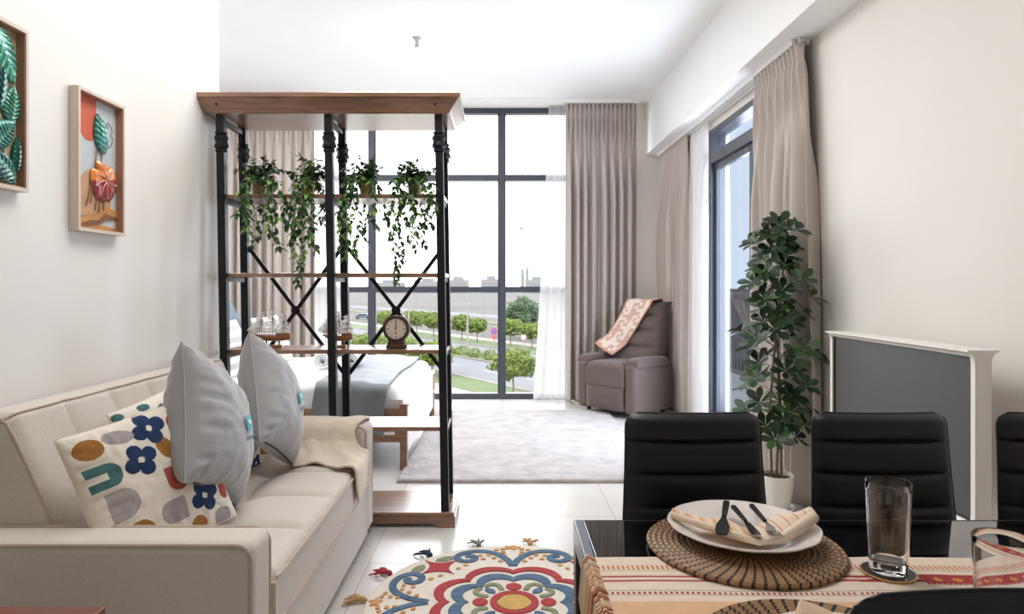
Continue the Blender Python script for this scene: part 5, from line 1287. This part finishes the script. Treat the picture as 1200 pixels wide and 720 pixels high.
M['weave'] = mat_weave(); M['china'] = mat('white china', rgb(232, 224, 218), .18, var=.01, coat=.4)
NM = [mat('cream napkin', rgb(232, 212, 190), .95, var=.03, bump=.3, bscale=400), mat('peach napkin stripe', rgb(226, 190, 156), .95, var=.03, bump=.3, bscale=400), mat('coral napkin thread', rgb(212, 160, 128), .95)]
def placemat(c, label):
    mb = MB(); prof = [(.001, .001), (.184, .001), (.186, .006)]
    for i in range(16, -1, -1):
        for q in (1, .5, 0):
            r = (i + q) * .0110; prof.append((max(.001, min(r, .1855)), .0072 + .0035 * sin(PI * q)))
    mb.lathe(prof, (0, 0, 0), 96); o = mb.build('placemat', M['weave']); o.location = c; return tag(o, label, 'placemat')
def plate(c, label, r=.146):
    wob = lambda a, i: 1 + (.012 * abs(sin(a * 6)) - .006 if i > 3 else 0)
    mb = MB(); mb.lathe([(.001, .0), (.082, .0), (.085, .003), (.095, .006), (r - .003, .024), (r, .0265), (r - .001, .0285), (r - .012, .0265), (.104, .0135), (.092, .0075), (.085, .0065), (.001, .0062)], (0, 0, 0), 96, wob=wob)
    o = mb.build('dinner_plate', M['china'], angle=60); o.location = c; return tag(o, label, 'plate')
placemat((.475, 1.310, TZ + .0048), 'round woven seagrass placemat lying fully in view beyond the front chair')
plate((.484, 1.338, TZ + .0162), 'white scalloped dinner plate holding black handled cutlery')
placemat((.448, .893, TZ + .0048), 'round woven seagrass placemat at the bottom photo edge')
plate((.452, .850, TZ + .0162), 'white dinner plate under the pointed napkin at the bottom photo edge', .126)
# folded napkin: two arms meeting in a low front fold, three layers
nk = thing('folded_napkin', 'cream and peach striped napkin folded along the front of the plate', 'napkin', (.486, 1.26, .79))
for lay in range(3):
    def nap(u, v, lay=lay):
        A, B, Cc = Vector((.347, 1.362, .797)), Vector((.484, 1.232, .784)), Vector((.622, 1.318, .806))
        if u < .5: f = u / .5; p = A.lerp(B, f)
        else: f = (u - .5) / .5; p = B.lerp(Cc, f)
        k = math.exp(-((u - .5) / .10) ** 2); p.y += .016 * k
        depth = lerp(.016, .085, sstep(0, .45, u)) * lerp(1, .55, sstep(.6, 1, u)) * (1 - .06 * lay)
        d = Vector((.25 * (.5 - u), 1, 0)).normalized(); q = p + d * depth * v
        z = p.z + .0045 * lay + .006 * sin(PI * v) * (.4 + .6 * sstep(.6, 1, u)) * lay * .8 - .008 * v * (1 - sstep(.6, 1, u)) * k
        z += .003 * sin(u * 16 + lay) * v
        return (q.x + lay * .002, q.y + .002 * lay, max(z, .7795 + .004 * lay))
    mb = MB(); mb.surf(nap, 72, 16, lambda u, v: (2 if int(u * 72) % 6 == 0 else (1 if u < .45 and int(u * 72) % 6 in (1, 2, 5) else 0)) if lay == 2 else (1 if u < .5 else 0)); mb.build('napkin_layer', NM, nk, thick=.003, angle=80)
mb = MB(); mb.tube([(.348, 1.364, .803), (.42, 1.296, .797), (.480, 1.245, .7915), (.53, 1.258, .793), (.58, 1.292, .803), (.620, 1.322, .812)], [.005, .006, .006, .009, .012, .011], 12, 0); mb.build('rolled_edge', NM, nk)
# pointed napkin on the near plate
mb = MB()
def cone(u, v):
    a = lerp(-2.5, .9, u); r = .088 * (1 - v) ** .8 * (1 + .12 * sin(a * 5)); return (.432 + r * cos(a) * 1.1 - .020 * v, .868 + r * sin(a) * .8 + .05 * v, .778 + .058 * v ** .9)
mb.surf(cone, 60, 18, lambda u, v: 1 if int(u * 60) % 8 in (0, 1, 2) else (2 if int(u * 60) % 8 == 5 else 0))
o = mb.build('pointed_napkin', NM, thick=.003, angle=80); tag(o, 'cream and peach napkin folded to a point at the bottom photo edge', 'napkin')
# cutlery with black handles
M['steel'] = mat('polished steel', rgb(190, 186, 182), .15, metal=1, var=.02); M['handle'] = mat('black cutlery handle', rgb(12, 12, 13), .5, spec=.25)
def cutlery(name, label, cat, a, b, kind):
    a, b = Vector(a), Vector(b); d = (b - a).normalized(); L = (b - a).length; s = d.cross(Vector((0, 0, 1))).normalized(); n = s.cross(d)
    t = thing(name, label, cat, tuple(a), 0, 'cutlery on the plate')
    def P(l, w, h=0): return tuple(a + d * l * L + s * w + n * h)
    def strip2(prof, th, mi=0):
        mb = MB(); vs = []
        for (l, w, h) in prof:
            vs += [P(l, -w, h), P(l, w, h), P(l, w, h + th), P(l, -w, h + th)]
        fs = [(i * 4 + k, i * 4 + (k + 1) % 4, i * 4 + 4 + (k + 1) % 4, i * 4 + 4 + k) for i in range(len(prof) - 1) for k in range(4)] + [(3, 2, 1, 0), tuple(len(vs) - 4 + k for k in range(4))]
        return mb.add(vs, fs, mi)
    if kind == 'spreader':
        strip2([(0, .0055, .002), (.02, .0068, .0), (.3, .006, 0), (.52, .0045, 0)], .006).build('handle', M['handle'], t, bevel=.0015)
        strip2([(.52, .0045, .001), (.62, .008, 0), (.75, .0125, 0), (.9, .0125, 0), (.97, .0105, 0), (1.0, .007, 0)], .003).build('blade', M['handle'], t)
    else:
        strip2([(0, .0045, .002), (.02, .006, 0), (.35, .0048, 0), (.55, .0035, 0)], .0055).build('handle', M['handle'], t, bevel=.0015)
        if kind == 'knife':
            strip2([(.55, .0032, .001), (.62, .006, .001), (.85, .009, 0), (.97, .0085, 0), (1.0, .004, 0)], .0018).build('blade', M['steel'], t)
        else:
            strip2([(.55, .003, .001), (.66, .0028, .002), (.72, .008, .001), (.78, .0115, -.001), (.82, .0118, -.002)], .0022).build('fork_head', M['steel'], t)
            for k in range(4):
                mb = MB(); w = (-1.5 + k) * .0065; mb.tube([P(.815, w, -.001), P(.92, w, 0), P(1.0, w, .003)], [.0016, .0015, .0008], 6); mb.build('tine', M['steel'], t)
cutlery('butter_knife', 'all black spreader knife leaning on the plate, left of the cutlery', 'knife', (.486, 1.440, .800), (.413, 1.252, .802), 'spreader')
cutlery('table_knife', 'black handled steel knife in the middle of the three cutlery pieces', 'knife', (.494, 1.420, .797), (.478, 1.244, .803), 'knife')
cutlery('fork', 'black handled steel fork, right of the three cutlery pieces', 'fork', (.536, 1.428, .797), (.514, 1.238, .803), 'fork')
# ---------------------------------------------------------------- tumblers and coaster
M['glass'] = glass_mat('clear drinking glass'); M['coasterblack'] = mat('black coaster face', rgb(20, 18, 18), .25); M['gold'] = mat('gold coaster edge', rgb(176, 138, 84), .3, metal=.6)
def tumbler(c, label, rb=.0315, rt=.0375, h=.160):
    pr = [(.001, 0), (rb - .003, 0), (rb, .003)] + [(lerp(rb, rt, k / 10), .003 + (h - .003) * k / 10) for k in range(1, 11)]
    pr += [(rt - .0008, h + .001), (rt - .0022, h)] + [(lerp(rt - .0026, rb - .0026, k / 10), lerp(h, .020, k / 10)) for k in range(1, 11)] + [(rb - .006, .0175), (.001, .0165)]
    mb = MB(); mb.lathe(pr, (0, 0, 0), 64); o = mb.build('tumbler', M['glass'], angle=50); o.location = c; return tag(o, label, 'drinking glass')
cs = thing('coaster', 'round black coaster with gold edge under the tall tumbler', 'coaster', (.694, 1.195, TZ + .0046))
mb = MB(); mb.lathe([(.001, 0), (.0445, 0), (.0455, .001), (.0455, .0035), (.044, .0042), (.001, .0042)], (.694, 1.195, TZ + .0046), 48); mb.build('disc', M['gold'], cs)
mb = MB(); mb.lathe([(.001, .0042), (.0425, .0042), (.0425, .0048), (.001, .0048)], (.694, 1.195, TZ + .0046), 48); mb.build('face', M['coasterblack'], cs)
tumbler((.694, 1.195, TZ + .0098), 'clear tall tumbler standing on the coaster in front of the middle chair')
tumbler((.715, .945, TZ + .0046), 'clear tumbler at the right photo edge behind the near chair', .034, .040, .158)
# ---------------------------------------------------------------- daylight through the windows, and unseen fill lamps added under the ceiling
area('window sky portal', (-.75, WY + .14, 1.65), (-PI / 2, 0, 0), 4.4, 3.2, 1, portal=True)
area('door sky portal', (WX1 + .17, 5.0, 1.33), (0, PI / 2, 0), 2.6, 1.9, 1, portal=True)
area('window daylight', (-.75, WY + .20, 1.65), (-PI / 2, 0, 0), 4.4, 3.2, 20, (1, .99, .98))
area('door daylight', (WX1 + .26, 5.1, 1.33), (0, PI / 2, 0), 2.4, 1.5, 540, (1, .985, .97))
area('sofa fill light', (-.4, 2.3, 3.3), (0, 0, 0), 1.2, 1.2, 21, (1, .99, .97))  # unseen lamp added to brighten the sofa and left wall
area('sitting fill light', (-.5, 4.0, 3.3), (0, 0, 0), 1.4, 1.4, 22, (1, 1, 1))  # added ceiling fill for the dim middle of the room
area('bedroom fill light', (-2.2, 5.4, 3.3), (0, 0, 0), .5, .5, 26, (1, 1, 1))  # added fill over the bed, standing for no visible fitting
d = bpy.data.lights.new('bulb light', 'POINT'); d.energy = 2; d.shadow_soft_size = .05; d.color = (1, .99, .98)
o = bpy.data.objects.new('bulb light', d); C.objects.link(o); o.location = (-.70, 5.5, 2.95)
# repeats share a group
GROUPS = {'street_tree': 'trees on the near road verge', 'verge_tree': 'trees on the far road verge', 'median_bush': 'bushes on the road median', 'street_lamp': 'street lamps outside',
          'road_sign': 'round road signs', 'distant_building': 'low buildings on the horizon', 'tower_block': 'twin towers on the horizon', 'curtain': 'taupe curtains', 'sheer_curtain': 'white sheer curtains',
          'curtain_track': 'white curtain tracks', 'grey_cushion': 'grey velvet cushions on the sofa', 'patterned_cushion': 'patterned cushions on the sofa', 'striped_pillow': 'striped pillows on the bed',
          'white_pillow': 'white pillows on the bed', 'rolled_towel': 'rolled towels on the bed', 'framed_relief_picture': 'framed pictures on the left wall', 'placemat': 'woven placemats', 'dinner_plate': 'white plates',
          'tumbler': 'glass tumblers on the table'}
for o in bpy.context.scene.objects:
    k = o.name.split('.')[0]
    if o.parent is None and 'category' in o and 'group' not in o and k in GROUPS: o['group'] = GROUPS[k]
